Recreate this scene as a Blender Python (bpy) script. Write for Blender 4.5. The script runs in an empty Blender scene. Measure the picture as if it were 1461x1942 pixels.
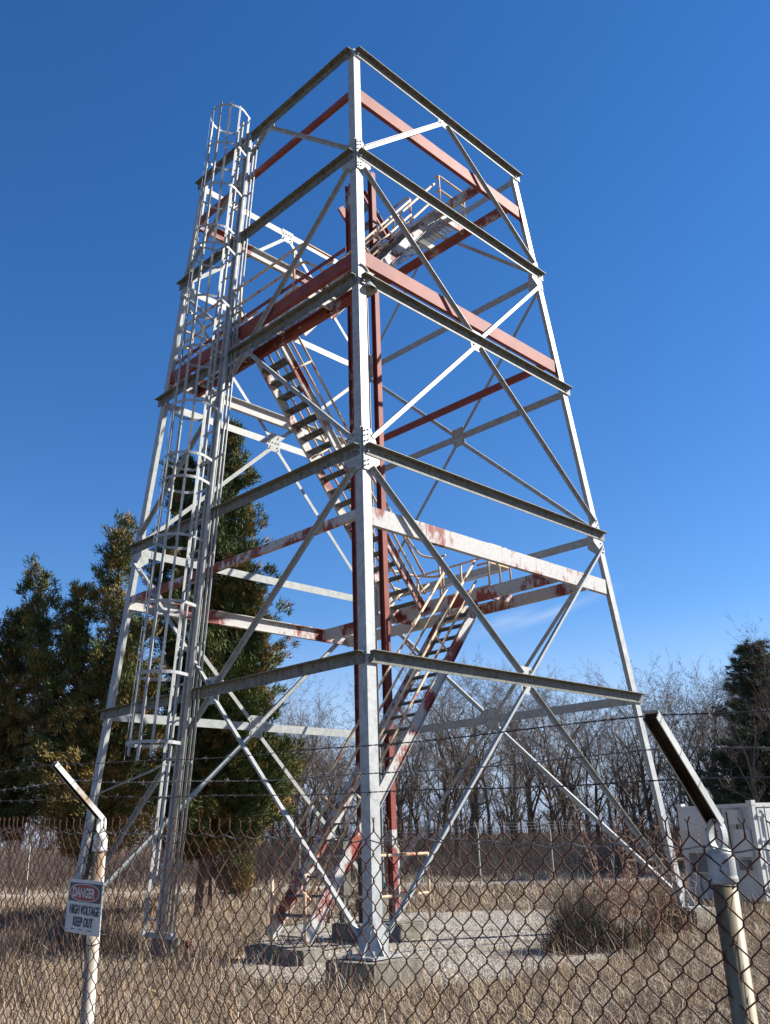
import bpy, math, random
import numpy as np
from mathutils import Vector, Matrix
rad = math.radians
SC = bpy.context.scene
COL = SC.collection

# ------------------------------------------------------------------ camera
CAM_Z = 1.98
PITCH, ROLL = 0.3494, -0.0327
cam_d = bpy.data.cameras.new("camera")
cam_d.sensor_fit = 'VERTICAL'; cam_d.sensor_height = 36.0
cam_d.lens = 1685.2 / 1942.0 * 36.0
cam_d.clip_start = 0.05; cam_d.clip_end = 3000
cam = bpy.data.objects.new("camera", cam_d); COL.objects.link(cam)
_y = Vector((0, math.cos(PITCH), math.sin(PITCH))); _u = Vector((0, -math.sin(PITCH), math.cos(PITCH))); _r = Vector((1, 0, 0))
_R = math.cos(ROLL) * _r + math.sin(ROLL) * _u
_U = -math.sin(ROLL) * _r + math.cos(ROLL) * _u
cam.matrix_world = Matrix(((_R.x, _U.x, -_y.x, 0), (_R.y, _U.y, -_y.y, 0), (_R.z, _U.z, -_y.z, CAM_Z), (0, 0, 0, 1)))
SC.camera = cam

# ------------------------------------------------------------------ sky and sun
SUN_EL, SUN_AZ = 37.0, 80.0          # azimuth clockwise from +Y
W = bpy.data.worlds.new("World"); SC.world = W; W.use_nodes = True
nt = W.node_tree; nt.nodes.clear()
sky = nt.nodes.new("ShaderNodeTexSky"); sky.sky_type = 'NISHITA'; sky.sun_disc = False
sky.sun_elevation = rad(SUN_EL); sky.sun_rotation = rad(SUN_AZ)
sky.altitude = 200; sky.air_density = 1.0; sky.dust_density = 0.05; sky.ozone_density = 2.4
bg = nt.nodes.new("ShaderNodeBackground"); bg.inputs[1].default_value = 0.060
wo = nt.nodes.new("ShaderNodeOutputWorld")
# a faint high wisp of cloud, placed by sky direction
tc = nt.nodes.new("ShaderNodeTexCoord")
hs = nt.nodes.new("ShaderNodeHueSaturation"); hs.inputs["Saturation"].default_value = 1.3
nt.links.new(sky.outputs[0], hs.inputs["Color"])
sx = nt.nodes.new("ShaderNodeSeparateXYZ"); nt.links.new(tc.outputs["Generated"], sx.inputs[0])
hr = nt.nodes.new("ShaderNodeMapRange"); hr.interpolation_type = 'SMOOTHSTEP'; hr.inputs[1].default_value = 0.0; hr.inputs[2].default_value = 0.24; hr.inputs[3].default_value = 1.0; hr.inputs[4].default_value = 0.0
nt.links.new(sx.outputs[2], hr.inputs[0])
hm = nt.nodes.new("ShaderNodeMix"); hm.data_type = 'RGBA'; nt.links.new(hr.outputs[0], hm.inputs[0]); nt.links.new(hs.outputs[0], hm.inputs[6]); hm.inputs[7].default_value = (4.1, 5.3, 6.3, 1)
tint = nt.nodes.new("ShaderNodeMix"); tint.data_type = 'RGBA'; tint.blend_type = 'MULTIPLY'; tint.inputs[0].default_value = 1.0; tint.inputs[7].default_value = (1.0, 0.99, 1.14, 1)
nt.links.new(hm.outputs[2], tint.inputs[6])
def vm(op, a, b_):
    n = nt.nodes.new("ShaderNodeVectorMath"); n.operation = op
    for i, v in enumerate((a, b_)):
        if hasattr(v, 'node'): nt.links.new(v, n.inputs[i])
        else: n.inputs[i].default_value = v
    return n
def mth(op, a, b_=0.0):
    n = nt.nodes.new("ShaderNodeMath"); n.operation = op; n.use_clamp = False
    for i, v in enumerate((a, b_)):
        if hasattr(v, 'node'): nt.links.new(v, n.inputs[i])
        else: n.inputs[i].default_value = v
    return n.outputs[0]
wisps = None
cn = nt.nodes.new("ShaderNodeTexNoise"); cn.inputs["Scale"].default_value = 9; cn.inputs["Detail"].default_value = 7; cn.inputs["Roughness"].default_value = .6
cmp_ = nt.nodes.new("ShaderNodeMapping"); cmp_.inputs["Scale"].default_value = (1, 1, 5); cmp_.inputs["Rotation"].default_value = (0, .35, 0)
nt.links.new(tc.outputs["Generated"], cmp_.inputs[0]); nt.links.new(cmp_.outputs[0], cn.inputs["Vector"])
for (cx_, cy_, cz_, la, lb) in ((.185, .957, .226, .085, .008), (.125, .968, .217, .05, .012)):
    df = vm('SUBTRACT', tc.outputs["Generated"], (cx_, cy_, cz_)).outputs[0]
    al = vm('DOT_PRODUCT', df, (.94, -.17, .30)).outputs["Value"]; ac = vm('DOT_PRODUCT', df, (-.30, 0.0, .95)).outputs["Value"]
    ka = mth('MAXIMUM', mth('SUBTRACT', 1.0, mth('DIVIDE', mth('ABSOLUTE', al), la)), 0.0); kb = mth('MAXIMUM', mth('SUBTRACT', 1.0, mth('DIVIDE', mth('ABSOLUTE', ac), lb)), 0.0)
    w_ = mth('MULTIPLY', mth('MULTIPLY', ka, kb), mth('MULTIPLY', mth('POWER', cn.outputs[0], 1.6), 0.75))
    wisps = w_ if wisps is None else mth('ADD', wisps, w_)
cl = nt.nodes.new("ShaderNodeMix"); cl.data_type = 'RGBA'; nt.links.new(wisps, cl.inputs[0]); nt.links.new(tint.outputs[2], cl.inputs[6]); cl.inputs[7].default_value = (5.5, 6.2, 7.4, 1)
nt.links.new(cl.outputs[2], bg.inputs[0]); nt.links.new(bg.outputs[0], wo.inputs[0])
sl = bpy.data.lights.new("sun", 'SUN'); sl.energy = 5.0; sl.angle = rad(0.53); sl.color = (1.0, 0.95, 0.87)
so = bpy.data.objects.new("sun", sl); COL.objects.link(so)
sd = Vector((math.sin(rad(SUN_AZ)) * math.cos(rad(SUN_EL)), math.cos(rad(SUN_AZ)) * math.cos(rad(SUN_EL)), math.sin(rad(SUN_EL))))
so.rotation_euler = sd.to_track_quat('Z', 'Y').to_euler(); so.location = (20, 0, 40)
SC.view_settings.view_transform = 'Standard'; SC.view_settings.look = 'None'
SC.view_settings.exposure = 1.24; SC.view_settings.gamma = 1.0
SC.cycles.max_bounces = 6; SC.cycles.diffuse_bounces = 3; SC.cycles.transparent_max_bounces = 4

# ------------------------------------------------------------------ materials
def new_mat(name, rough=0.6, metal=0.0, spec=0.4):
    m = bpy.data.materials.new(name); m.use_nodes = True
    b = m.node_tree.nodes["Principled BSDF"]
    b.inputs["Roughness"].default_value = rough; b.inputs["Metallic"].default_value = metal
    b.inputs["Specular IOR Level"].default_value = spec
    return m, m.node_tree, b

def ramp(t, stops, interp='LINEAR'):
    r = t.nodes.new("ShaderNodeValToRGB"); r.color_ramp.interpolation = interp
    while len(r.color_ramp.elements) < len(stops): r.color_ramp.elements.new(0.5)
    for e, (p, c) in zip(r.color_ramp.elements, stops):
        e.position = p; e.color = (c[0], c[1], c[2], 1) if len(c) == 3 else c
    return r

def noise(t, scale, detail=5, rough=0.6, stretch=None, coord='Object', dist=0.0):
    c = t.nodes.new("ShaderNodeTexCoord"); n = t.nodes.new("ShaderNodeTexNoise")
    n.inputs["Scale"].default_value = scale; n.inputs["Detail"].default_value = detail
    n.inputs["Roughness"].default_value = rough; n.inputs["Distortion"].default_value = dist
    if stretch:
        mp = t.nodes.new("ShaderNodeMapping"); mp.inputs["Scale"].default_value = stretch
        t.links.new(c.outputs[coord], mp.inputs[0]); t.links.new(mp.outputs[0], n.inputs["Vector"])
    else: t.links.new(c.outputs[coord], n.inputs["Vector"])
    return n

def mix(t, fac, a, b):
    m = t.nodes.new("ShaderNodeMix"); m.data_type = 'RGBA'
    for s, v in (("Factor", fac), ):
        if hasattr(v, 'links') or hasattr(v, 'node'): t.links.new(v, m.inputs[0])
        else: m.inputs[0].default_value = v
    for i, v in ((6, a), (7, b)):
        if hasattr(v, 'node'): t.links.new(v, m.inputs[i])
        else: m.inputs[i].default_value = (v[0], v[1], v[2], 1)
    return m.outputs[2]

def bump(t, b, h, strength=0.3, dist=0.01):
    n = t.nodes.new("ShaderNodeBump"); n.inputs["Strength"].default_value = strength; n.inputs["Distance"].default_value = dist
    t.links.new(h, n.inputs["Height"]); t.links.new(n.outputs[0], b.inputs["Normal"])

def two_tone(name, c1, c2, scale, rough=0.7, lo=0.35, hi=0.65, stretch=None, bmp=0.0, detail=6, spec=0.3, metal=0.0, dist=0.01):
    m, t, b = new_mat(name, rough, metal, spec)
    n = noise(t, scale, detail, 0.62, stretch)
    r = ramp(t, [(lo, c1), (hi, c2)]); t.links.new(n.outputs[0], r.inputs[0]); t.links.new(r.outputs[0], b.inputs["Base Color"])
    if bmp: bump(t, b, n.outputs[0], bmp, dist)
    return m

def galv(name, base, dark, spot_lo=0.56, spot_hi=0.75, rough=0.5, streak=0.3):
    """weathered galvanised steel: cloudy grey with long dirty streaks and a few spots"""
    m, t, b = new_mat(name, rough, 0.0, 0.35)
    n1 = noise(t, 7, 7, 0.66, dist=.5); n2 = noise(t, 12, 7, 0.68, dist=.4); n3 = noise(t, 9, 8, 0.7, (1, 1, 0.16))
    r1 = ramp(t, [(0.34, [c * 0.74 for c in base]), (0.52, base), (0.66, [min(1, c * 1.16) for c in base])]); t.links.new(n1.outputs[0], r1.inputs[0])
    r2 = ramp(t, [(spot_lo, (0, 0, 0)), (spot_hi, (1, 1, 1))]); t.links.new(n2.outputs[0], r2.inputs[0])
    r3 = ramp(t, [(0.45, (0, 0, 0)), (0.75, (1, 1, 1))]); t.links.new(n3.outputs[0], r3.inputs[0])
    c = mix(t, r2.outputs[0], r1.outputs[0], dark)
    mm = t.nodes.new("ShaderNodeMath"); mm.operation = 'MULTIPLY'; mm.inputs[1].default_value = streak; t.links.new(r3.outputs[0], mm.inputs[0])
    c = mix(t, mm.outputs[0], c, [d * 1.4 for d in dark])
    n4 = noise(t, 3.1, 8, 0.75, (1, 1, .6)); r4 = ramp(t, [(0.66, (0, 0, 0)), (0.76, (.55, .55, .55))]); t.links.new(n4.outputs[0], r4.inputs[0])
    c = mix(t, r4.outputs[0], c, (0.15, 0.085, 0.045))
    t.links.new(c, b.inputs["Base Color"]); bump(t, b, n2.outputs[0], 0.1, 0.003)
    return m

def worn_paint(name, red, scale=2.2, topred=(0.215, 0.052, 0.038), under=(0.42, 0.41, 0.39), soft=.055, dirt=.70):
    """red oxide paint weathering off a chalky white coat; red = share still red"""
    m, t, b = new_mat(name, 0.65, 0.0, 0.25)
    n1 = noise(t, scale * .55, 3, 0.5, dist=0.3); n1b = noise(t, scale * 5, 7, 0.7, (1, 1, 0.45)); n2 = noise(t, 14, 6, 0.7); n3 = noise(t, 3, 5, 0.6)
    ad = t.nodes.new("ShaderNodeMath"); ad.operation = 'MULTIPLY_ADD'; ad.inputs[1].default_value = .36; t.links.new(n1b.outputs[0], ad.inputs[0])
    sc_ = t.nodes.new("ShaderNodeMath"); sc_.operation = 'MULTIPLY'; sc_.inputs[1].default_value = .64; t.links.new(n1.outputs[0], sc_.inputs[0]); t.links.new(sc_.outputs[0], ad.inputs[2])
    p = 0.5 + (red - .5) * 0.36
    r = ramp(t, [(max(0.0, p - soft * .5), (1, 1, 1)), (p + soft * .5, (0, 0, 0))]); t.links.new(ad.outputs[0], r.inputs[0])
    rr = ramp(t, [(0.35, [c * 0.78 for c in topred]), (0.68, [c * 1.15 for c in topred])]); t.links.new(n3.outputs[0], rr.inputs[0])
    ww = ramp(t, [(0.36, [c * 0.80 for c in under]), (0.55, under)]); t.links.new(n2.outputs[0], ww.inputs[0])
    c = mix(t, r.outputs[0], ww.outputs[0], rr.outputs[0])
    sp = ramp(t, [(dirt, (0, 0, 0)), (dirt + .06, (.8, .8, .8))]); t.links.new(n2.outputs[0], sp.inputs[0])
    c = mix(t, sp.outputs[0], c, (0.12, 0.09, 0.07))
    t.links.new(c, b.inputs["Base Color"])
    return m

M = {}
M['galv'] = galv('galvanised_steel', (0.29, 0.295, 0.285), (0.12, 0.19, 0.16), 0.60, 0.80)
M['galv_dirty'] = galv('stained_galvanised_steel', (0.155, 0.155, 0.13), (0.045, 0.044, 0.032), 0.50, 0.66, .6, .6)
M['galv_white'] = galv('bright_galvanised_steel', (0.325, 0.335, 0.325), (0.15, 0.15, 0.135), 0.62, 0.85, .5, .15)
M['red'] = worn_paint('red_oxide_paint', 1.0, 2.0)
M['red_some'] = worn_paint('flaking_red_paint', 0.74, 2.2)
M['half'] = worn_paint('half_worn_paint', 0.44, 2.4)
M['white_some'] = worn_paint('white_coat_with_red_patches', 0.36, 1.6)
M['white'] = worn_paint('chalky_white_coat', -0.2, 1.7)
M['rail'] = worn_paint('cream_rail_paint', 0.27, 5.0, (0.34, 0.10, 0.06), (0.52, 0.385, 0.25), soft=.05)
M['rail_red'] = worn_paint('worn_rail_paint', 0.62, 5.0, (0.36, 0.09, 0.055), (0.48, 0.35, 0.23), soft=.05)
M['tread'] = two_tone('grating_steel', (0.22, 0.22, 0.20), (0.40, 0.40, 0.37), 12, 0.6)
M['tread_dark'] = two_tone('dark_tread_steel', (0.08, 0.08, 0.075), (0.17, 0.17, 0.16), 12, 0.7)  # stair treads get a darker tone than the deck gratings
M['concrete'] = two_tone('weathered_concrete', (0.085, 0.08, 0.062), (0.23, 0.215, 0.175), 5, 0.9, 0.3, 0.7, None, 0.4, 9)
M['post'] = None
M['rust_wire'] = two_tone('rusty_wire', (0.040, 0.014, 0.011), (0.125, 0.046, 0.025), 60, 0.75, 0.35, 0.75)
M['grey_wire'] = two_tone('grey_wire', (0.10, 0.09, 0.085), (0.30, 0.29, 0.27), 40, 0.6, 0.4, 0.75)
M['dark_wire'] = two_tone('dark_wire', (0.045, 0.035, 0.035), (0.15, 0.13, 0.12), 40, 0.6, 0.4, 0.8)
M['black'] = new_mat('black_gap', 0.7)[0]; M['black'].node_tree.nodes["Principled BSDF"].inputs[0].default_value = (0.02, 0.02, 0.022, 1)

def post_mat():
    m, t, b = new_mat('rust_streaked_post', 0.55, 0.1, 0.35)
    n1 = noise(t, 7, 6, 0.65, (3.2, 3.2, 0.16)); n2 = noise(t, 5, 5, 0.6, (1, 1, 0.3)); n3 = noise(t, 60, 4, 0.6)
    base = ramp(t, [(0.35, (0.15, 0.12, 0.065)), (0.65, (0.27, 0.235, 0.155))]); t.links.new(n2.outputs[0], base.inputs[0])
    rs = ramp(t, [(0.44, (0, 0, 0)), (0.62, (.95, .95, .95))]); t.links.new(n1.outputs[0], rs.inputs[0])
    rc = ramp(t, [(0.4, (0.15, 0.055, 0.02)), (0.7, (0.26, 0.13, 0.055))]); t.links.new(n3.outputs[0], rc.inputs[0])
    c = mix(t, rs.outputs[0], base.outputs[0], rc.outputs[0]); t.links.new(c, b.inputs["Base Color"])
    return m
M['post'] = post_mat()
M['post_pale'] = two_tone('pale_stained_post', (0.20, 0.13, 0.075), (0.42, 0.40, 0.34), 6, .6, .36, .52, (2.5, 2.5, .3))
M['cap'] = two_tone('cast_cap_metal', (0.20, 0.21, 0.20), (0.36, 0.38, 0.38), 14, 0.5, 0.3, 0.62, spec=0.5)
M['arm'] = two_tone('pressed_arm_metal', (0.30, 0.22, 0.14), (0.58, 0.58, 0.55), 9, 0.55, 0.34, 0.5, spec=0.5)
M['arm_in'] = two_tone('dark_channel_inside', (0.012, 0.010, 0.008), (0.07, 0.05, 0.035), 9, 0.8, 0.35, 0.75, spec=0.1)  # near-black brown tone for the inner faces of the arm channel
M['arm_grey'] = two_tone('pressed_grey_arm_metal', (0.26, 0.27, 0.25), (0.42, 0.44, 0.42), 12, 0.55, 0.3, 0.6, spec=0.4)

def ground_mat():
    m, t, b = new_mat('dry_field_ground', 0.95, 0, 0.1)
    n1 = noise(t, 0.35, 8, 0.65); n2 = noise(t, 9, 9, 0.75); n3 = noise(t, 60, 5, 0.7)
    a = ramp(t, [(0.3, (0.085, 0.065, 0.045)), (0.5, (0.15, 0.115, 0.075)), (0.7, (0.27, 0.215, 0.14))]); t.links.new(n2.outputs[0], a.inputs[0])
    d = ramp(t, [(0.3, (0.06, 0.05, 0.038)), (0.7, (0.25, 0.195, 0.13))]); t.links.new(n3.outputs[0], d.inputs[0])
    c = mix(t, 0.5, a.outputs[0], d.outputs[0])
    f = ramp(t, [(0.4, (0, 0, 0)), (0.65, (0.5, 0.5, 0.5))]); t.links.new(n1.outputs[0], f.inputs[0])
    c = mix(t, f.outputs[0], c, (0.22, 0.17, 0.12)); t.links.new(c, b.inputs["Base Color"]); bump(t, b, n2.outputs[0], 0.8, 0.06)
    return m
M['ground'] = ground_mat()
def gravel_mat(name, c0, c1):
    m, t, b = new_mat(name, 0.95, 0, 0.15)
    tcn = t.nodes.new("ShaderNodeTexCoord"); v = t.nodes.new("ShaderNodeTexVoronoi"); v.inputs["Scale"].default_value = 22
    t.links.new(tcn.outputs["Object"], v.inputs["Vector"])
    n = noise(t, 1.1, 6, 0.7); r = ramp(t, [(0.1, c0), (0.9, c1)])
    sx = t.nodes.new("ShaderNodeSeparateColor"); t.links.new(v.outputs["Color"], sx.inputs[0]); t.links.new(sx.outputs[0], r.inputs[0])
    f = ramp(t, [(0.45, (0, 0, 0)), (0.62, (0.8, 0.8, 0.8))]); t.links.new(n.outputs[0], f.inputs[0])
    c = mix(t, f.outputs[0], r.outputs[0], (0.24, 0.19, 0.13)); t.links.new(c, b.inputs["Base Color"])
    bump(t, b, v.outputs["Distance"], 0.9, 0.03)
    return m
M['gravel'] = gravel_mat('pale_gravel', (0.08, 0.076, 0.068), (0.40, 0.385, 0.35))
M['track'] = gravel_mat('grey_track', (0.26, 0.24, 0.21), (0.46, 0.43, 0.38))
def plain(name, col, rough=0.8, spec=0.2):
    m, t, b = new_mat(name, rough, 0, spec); b.inputs[0].default_value = (*col, 1); return m
def leaf_mat(name, c1, c2, scale=1.5, rough=0.7, trans=0.0):
    m, t, b = new_mat(name, rough, 0, 0.25)
    n = noise(t, scale, 4, 0.6); r = ramp(t, [(0.35, c1), (0.65, c2)]); t.links.new(n.outputs[0], r.inputs[0]); t.links.new(r.outputs[0], b.inputs[0])
    return m
M['grass'] = [leaf_mat('straw_grass', (0.33, 0.26, 0.175), (0.49, 0.41, 0.30), 2.0), leaf_mat('tan_grass', (0.23, 0.18, 0.13), (0.37, 0.305, 0.23), 2.0),
              leaf_mat('grey_brown_grass', (0.105, 0.09, 0.075), (0.21, 0.18, 0.15), 2.0), leaf_mat('orange_grass', (0.34, 0.21, 0.10), (0.46, 0.31, 0.16), 2.0)]
M['cedar'] = [leaf_mat('cedar_green', (0.045, 0.066, 0.020), (0.105, 0.125, 0.034), 0.9), leaf_mat('cedar_bronze', (0.13, 0.10, 0.03), (0.27, 0.175, 0.05), 0.9)]
M['pine'] = [leaf_mat('pine_green', (0.045, 0.070, 0.045), (0.085, 0.115, 0.065), 0.9)]
M['cedarbark'] = two_tone('cedar_bark', (0.07, 0.05, 0.04), (0.16, 0.12, 0.09), 8, 0.95)
M['bark'] = two_tone('grey_bark', (0.060, 0.046, 0.036), (0.16, 0.13, 0.10), 2.5, 0.95)
M['twig'] = two_tone('fine_twig', (0.095, 0.070, 0.052), (0.20, 0.155, 0.12), 1.2, 0.95)
M['brush'] = [leaf_mat('brown_brush', (0.10, 0.072, 0.056), (0.19, 0.145, 0.115), 0.6), leaf_mat('reddish_brush', (0.13, 0.075, 0.055), (0.22, 0.14, 0.105), 0.6),
              leaf_mat('grey_brush', (0.16, 0.135, 0.115), (0.30, 0.26, 0.22), 0.6)]
M['weed'] = [leaf_mat('dead_weed', (0.075, 0.06, 0.025), (0.15, 0.12, 0.055), 3), leaf_mat('dark_weed', (0.035, 0.035, 0.018), (0.07, 0.065, 0.03), 3)]
M['bramble'] = leaf_mat('bramble_cane', (0.20, 0.10, 0.065), (0.36, 0.24, 0.16), 3)
M['cont'] = two_tone('white_container_paint', (0.44, 0.44, 0.42), (0.54, 0.54, 0.52), 1.6, 0.5, 0.3, 0.6, (1, 1, 0.4))
M['cont_grey'] = two_tone('grey_panel_paint', (0.12, 0.125, 0.13), (0.17, 0.175, 0.18), 2, 0.5)

# ------------------------------------------------------------------ mesh helpers
class MB:
    def __init__(s): s.v = []; s.f = []; s.m = []
    def add(s, vs, fs, mi=0):
        o = len(s.v); s.v.extend([tuple(p) for p in vs]); s.f.extend([tuple(i + o for i in f) for f in fs]); s.m.extend([mi] * len(fs))
    def box(s, c, sx, sy, sz, ax=None, mi=0):
        ax = ax or (Vector((1, 0, 0)), Vector((0, 1, 0)), Vector((0, 0, 1))); c = Vector(c); vs = []
        for k in (-.5, .5):
            for j in (-.5, .5):
                for i in (-.5, .5): vs.append(c + ax[0] * (i * sx) + ax[1] * (j * sy) + ax[2] * (k * sz))
        s.add(vs, [(0, 2, 3, 1), (4, 5, 7, 6), (0, 1, 5, 4), (2, 6, 7, 3), (0, 4, 6, 2), (1, 3, 7, 5)], mi)
    def extrude(s, prof, P0, P1, X, Y, mi=0):
        P0 = Vector(P0); P1 = Vector(P1); n = len(prof)
        vs = [P0 + X * a + Y * b for a, b in prof] + [P1 + X * a + Y * b for a, b in prof]
        fs = [(i, (i + 1) % n, (i + 1) % n + n, i + n) for i in range(n)] + [tuple(range(n))[::-1], tuple(range(n, 2 * n))]
        s.add(vs, fs, mi)
    def tube(s, pts, r, n=8, mi=0, closed=False):
        pts = [Vector(p) for p in pts]; N = len(pts); rs = r if isinstance(r, (list, tuple)) else [r] * N
        o = len(s.v); prev = None
        for i, p in enumerate(pts):
            if closed: d = pts[(i + 1) % N] - pts[i - 1]
            else: d = pts[min(i + 1, N - 1)] - pts[max(i - 1, 0)]
            if d.length < 1e-9: d = Vector((0, 0, 1))
            d.normalize()
            if prev is None:
                a = Vector((0, 0, 1)) if abs(d.z) < .9 else Vector((1, 0, 0)); x = d.cross(a).normalized()
            else: x = (prev - d * prev.dot(d)); x = x.normalized() if x.length > 1e-6 else d.orthogonal().normalized()
            prev = x; y = d.cross(x)
            for k in range(n):
                a = 2 * math.pi * k / n; s.v.append(tuple(p + (x * math.cos(a) + y * math.sin(a)) * rs[i]))
        for i in range(N if closed else N - 1):
            j = (i + 1) % N
            for k in range(n):
                k2 = (k + 1) % n; s.f.append((o + i * n + k, o + i * n + k2, o + j * n + k2, o + j * n + k)); s.m.append(mi)
        if not closed:
            s.f.append(tuple(o + k for k in range(n))[::-1]); s.f.append(tuple(o + (N - 1) * n + k for k in range(n))); s.m += [mi, mi]
    def strip(s, pts, wdir, w, tdir, t, mi=0):
        """flat bar following pts; wdir/tdir functions or vectors"""
        o = len(s.v); N = len(pts)
        for i, p in enumerate(pts):
            wd = wdir[i] if isinstance(wdir, list) else wdir; td = tdir[i] if isinstance(tdir, list) else tdir
            p = Vector(p)
            for a, b in ((-.5, -.5), (.5, -.5), (.5, .5), (-.5, .5)): s.v.append(tuple(p + wd * (a * w) + td * (b * t)))
        for i in range(N - 1):
            for k in range(4):
                k2 = (k + 1) % 4; s.f.append((o + i * 4 + k, o + i * 4 + k2, o + i * 4 + 4 + k2, o + i * 4 + 4 + k)); s.m.append(mi)
        s.f.append((o + 3, o + 2, o + 1, o)); s.f.append(tuple(o + (N - 1) * 4 + k for k in range(4))); s.m += [mi, mi]
    def build(s, name, mats, parent=None, smooth=False, label=None):
        me = bpy.data.meshes.new(name); me.from_pydata(s.v, [], s.f)
        mats = mats if isinstance(mats, (list, tuple)) else [mats]
        for m in mats: me.materials.append(m)
        if len(mats) > 1: me.polygons.foreach_set("material_index", s.m)
        me.update()
        import bmesh
        bm = bmesh.new(); bm.from_mesh(me); bmesh.ops.recalc_face_normals(bm, faces=bm.faces); bm.to_mesh(me); bm.free()
        if smooth: me.polygons.foreach_set("use_smooth", [True] * len(me.polygons))
        o = bpy.data.objects.new(name, me); COL.objects.link(o)
        if parent: o.parent = parent
        if label: o['label'] = label
        return o

def np_mesh(name, verts, faces, nper, mats, mi=None, parent=None):
    """fast mesh: faces (n,nper) indices"""
    me = bpy.data.meshes.new(name); nv = len(verts); nf = len(faces)
    me.vertices.add(nv); me.vertices.foreach_set("co", np.asarray(verts, dtype=np.float32).ravel())
    me.loops.add(nf * nper); me.loops.foreach_set("vertex_index", np.asarray(faces, dtype=np.int32).ravel())
    me.polygons.add(nf); me.polygons.foreach_set("loop_start", np.arange(0, nf * nper, nper, dtype=np.int32))
    for m in mats: me.materials.append(m)
    if mi is not None: me.polygons.foreach_set("material_index", np.asarray(mi, dtype=np.int32))
    me.update(calc_edges=True)
    o = bpy.data.objects.new(name, me); COL.objects.link(o)
    if parent: o.parent = parent
    return o

def tag(o, label=None, cat=None, group=None, kind=None):
    if label: o['label'] = label
    if cat: o['category'] = cat
    if group: o['group'] = group
    if kind: o['kind'] = kind
    return o
def empty(name, loc, rz=0.0):
    o = bpy.data.objects.new(name, None); COL.objects.link(o); o.location = loc; o.rotation_euler = (0, 0, rz); o.empty_display_size = .3; return o
def copy_tree(o, parent=None):
    c = o.copy(); COL.objects.link(c); c.parent = parent
    for ch in list(o.children): copy_tree(ch, c)
    return c

# ------------------------------------------------------------------ ground
def sheet(name, z, mat, poly):
    mb = MB(); mb.add([(x, y, z) for x, y in poly], [tuple(range(len(poly)))]); o = mb.build(name, mat); o['kind'] = 'structure'; return o
g = sheet('ground', 0.0, M['ground'], [(-1500, -1500), (1500, -1500), (1500, 1500), (-1500, 1500)])
rnd = random.Random(5)
def blob(pts, jit, sub=6):
    out = []; n = len(pts)
    for i in range(n):
        a = Vector(pts[i]); b = Vector(pts[(i + 1) % n])
        for k in range(sub):
            p = a.lerp(b, k / sub); out.append((p.x + rnd.uniform(-jit, jit), p.y + rnd.uniform(-jit, jit)))
    return out
GRAVEL = [(-2.9, 17.6), (-2.9, 21.5), (-2.4, 25.0), (0.5, 26.4), (5.0, 25.6), (6.0, 22.6), (5.3, 18.6), (3.3, 15.9), (1.4, 13.9), (-0.5, 13.3), (-1.7, 14.2), (-2.7, 15.6)]
sheet('gravel', 0.012, M['gravel'], blob(GRAVEL, 0.35, 9))
sheet('path', 0.010, M['track'], blob([(-60, 43.2), (-20, 40.2), (0, 38.7), (20, 37.1), (60, 34), (60, 37.2), (20, 40.3), (0, 41.9), (-20, 43.5), (-60, 46.5)], 0.15, 10))

# ------------------------------------------------------------------ the steel tower
TCX, TCY, TH = -0.4269, 20.2312, 0.009884
ZL = [0.38875, 4.8027, 8.6463, 12.5621, 16.0063, 19.2978]
def half(z): return 4.57201 + (3.11622 - 4.57201) * (z - ZL[0]) / (ZL[5] - ZL[0])
tower = empty('steel_tower', (TCX, TCY, 0), TH + math.pi / 4)
tag(tower, 'tall open lattice tower of galvanised steel angles with red and white stairs inside', 'tower')
FACES = {'FR': (Vector((0, -1, 0)), Vector((1, 0, 0))), 'RB': (Vector((1, 0, 0)), Vector((0, 1, 0))),
         'LB': (Vector((0, 1, 0)), Vector((1, 0, 0))), 'FL': (Vector((-1, 0, 0)), Vector((0, 1, 0)))}
def fpt(face, s, z, off=0.0):
    n, e = FACES[face]; p = n * (half(z) + off) + e * s; return Vector((p.x, p.y, z))
def L_beam(mb, P0, P1, n, wf, wo, t=0.012, upz=True):
    d = (P1 - P0).normalized(); q = n.cross(d).normalized()
    if q.z < 0: q = -q
    nn = d.cross(q).normalized()
    if nn.dot(n) < 0: nn = -nn
    prof = [(0, 0), (wo, 0), (wo, -t), (t, -t), (t, -wf), (0, -wf)]
    mb.extrude(prof, P0, P1, nn, q)
def C_beam(mb, P0, P1, n, depth, fl, t=0.012, tf=0.018):
    """channel, web facing n, flanges pointing along -n"""
    d = (P1 - P0).normalized(); q = Vector((0, 0, 1)); q = (q - d * q.dot(d)).normalized(); n = (n - d * n.dot(d)).normalized()
    D = depth / 2
    prof = [(0, -D), (0, D), (-fl, D), (-fl, D - tf), (-t, D - tf), (-t, -D + tf), (-fl, -D + tf), (-fl, -D)]
    mb.extrude(prof, P0, P1, n, q)
def I_beam(mb, P0, P1, n, depth, fl, t=0.012, tf=0.016):
    d = (P1 - P0).normalized(); q = Vector((0, 0, 1))
    if abs(d.z) > .9: q = Vector((1, 0, 0)) if abs(n.x) < .5 else Vector((0, 1, 0))
    q = (q - d * q.dot(d)).normalized(); D = depth / 2; f = fl / 2
    prof = [(-f, -D), (f, -D), (f, -D + tf), (t / 2, -D + tf), (t / 2, D - tf), (f, D - tf), (f, D), (-f, D), (-f, D - tf), (-t / 2, D - tf), (-t / 2, -D + tf), (-f, -D + tf)]
    mb.extrude(prof, P0, P1, n, q)
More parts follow.
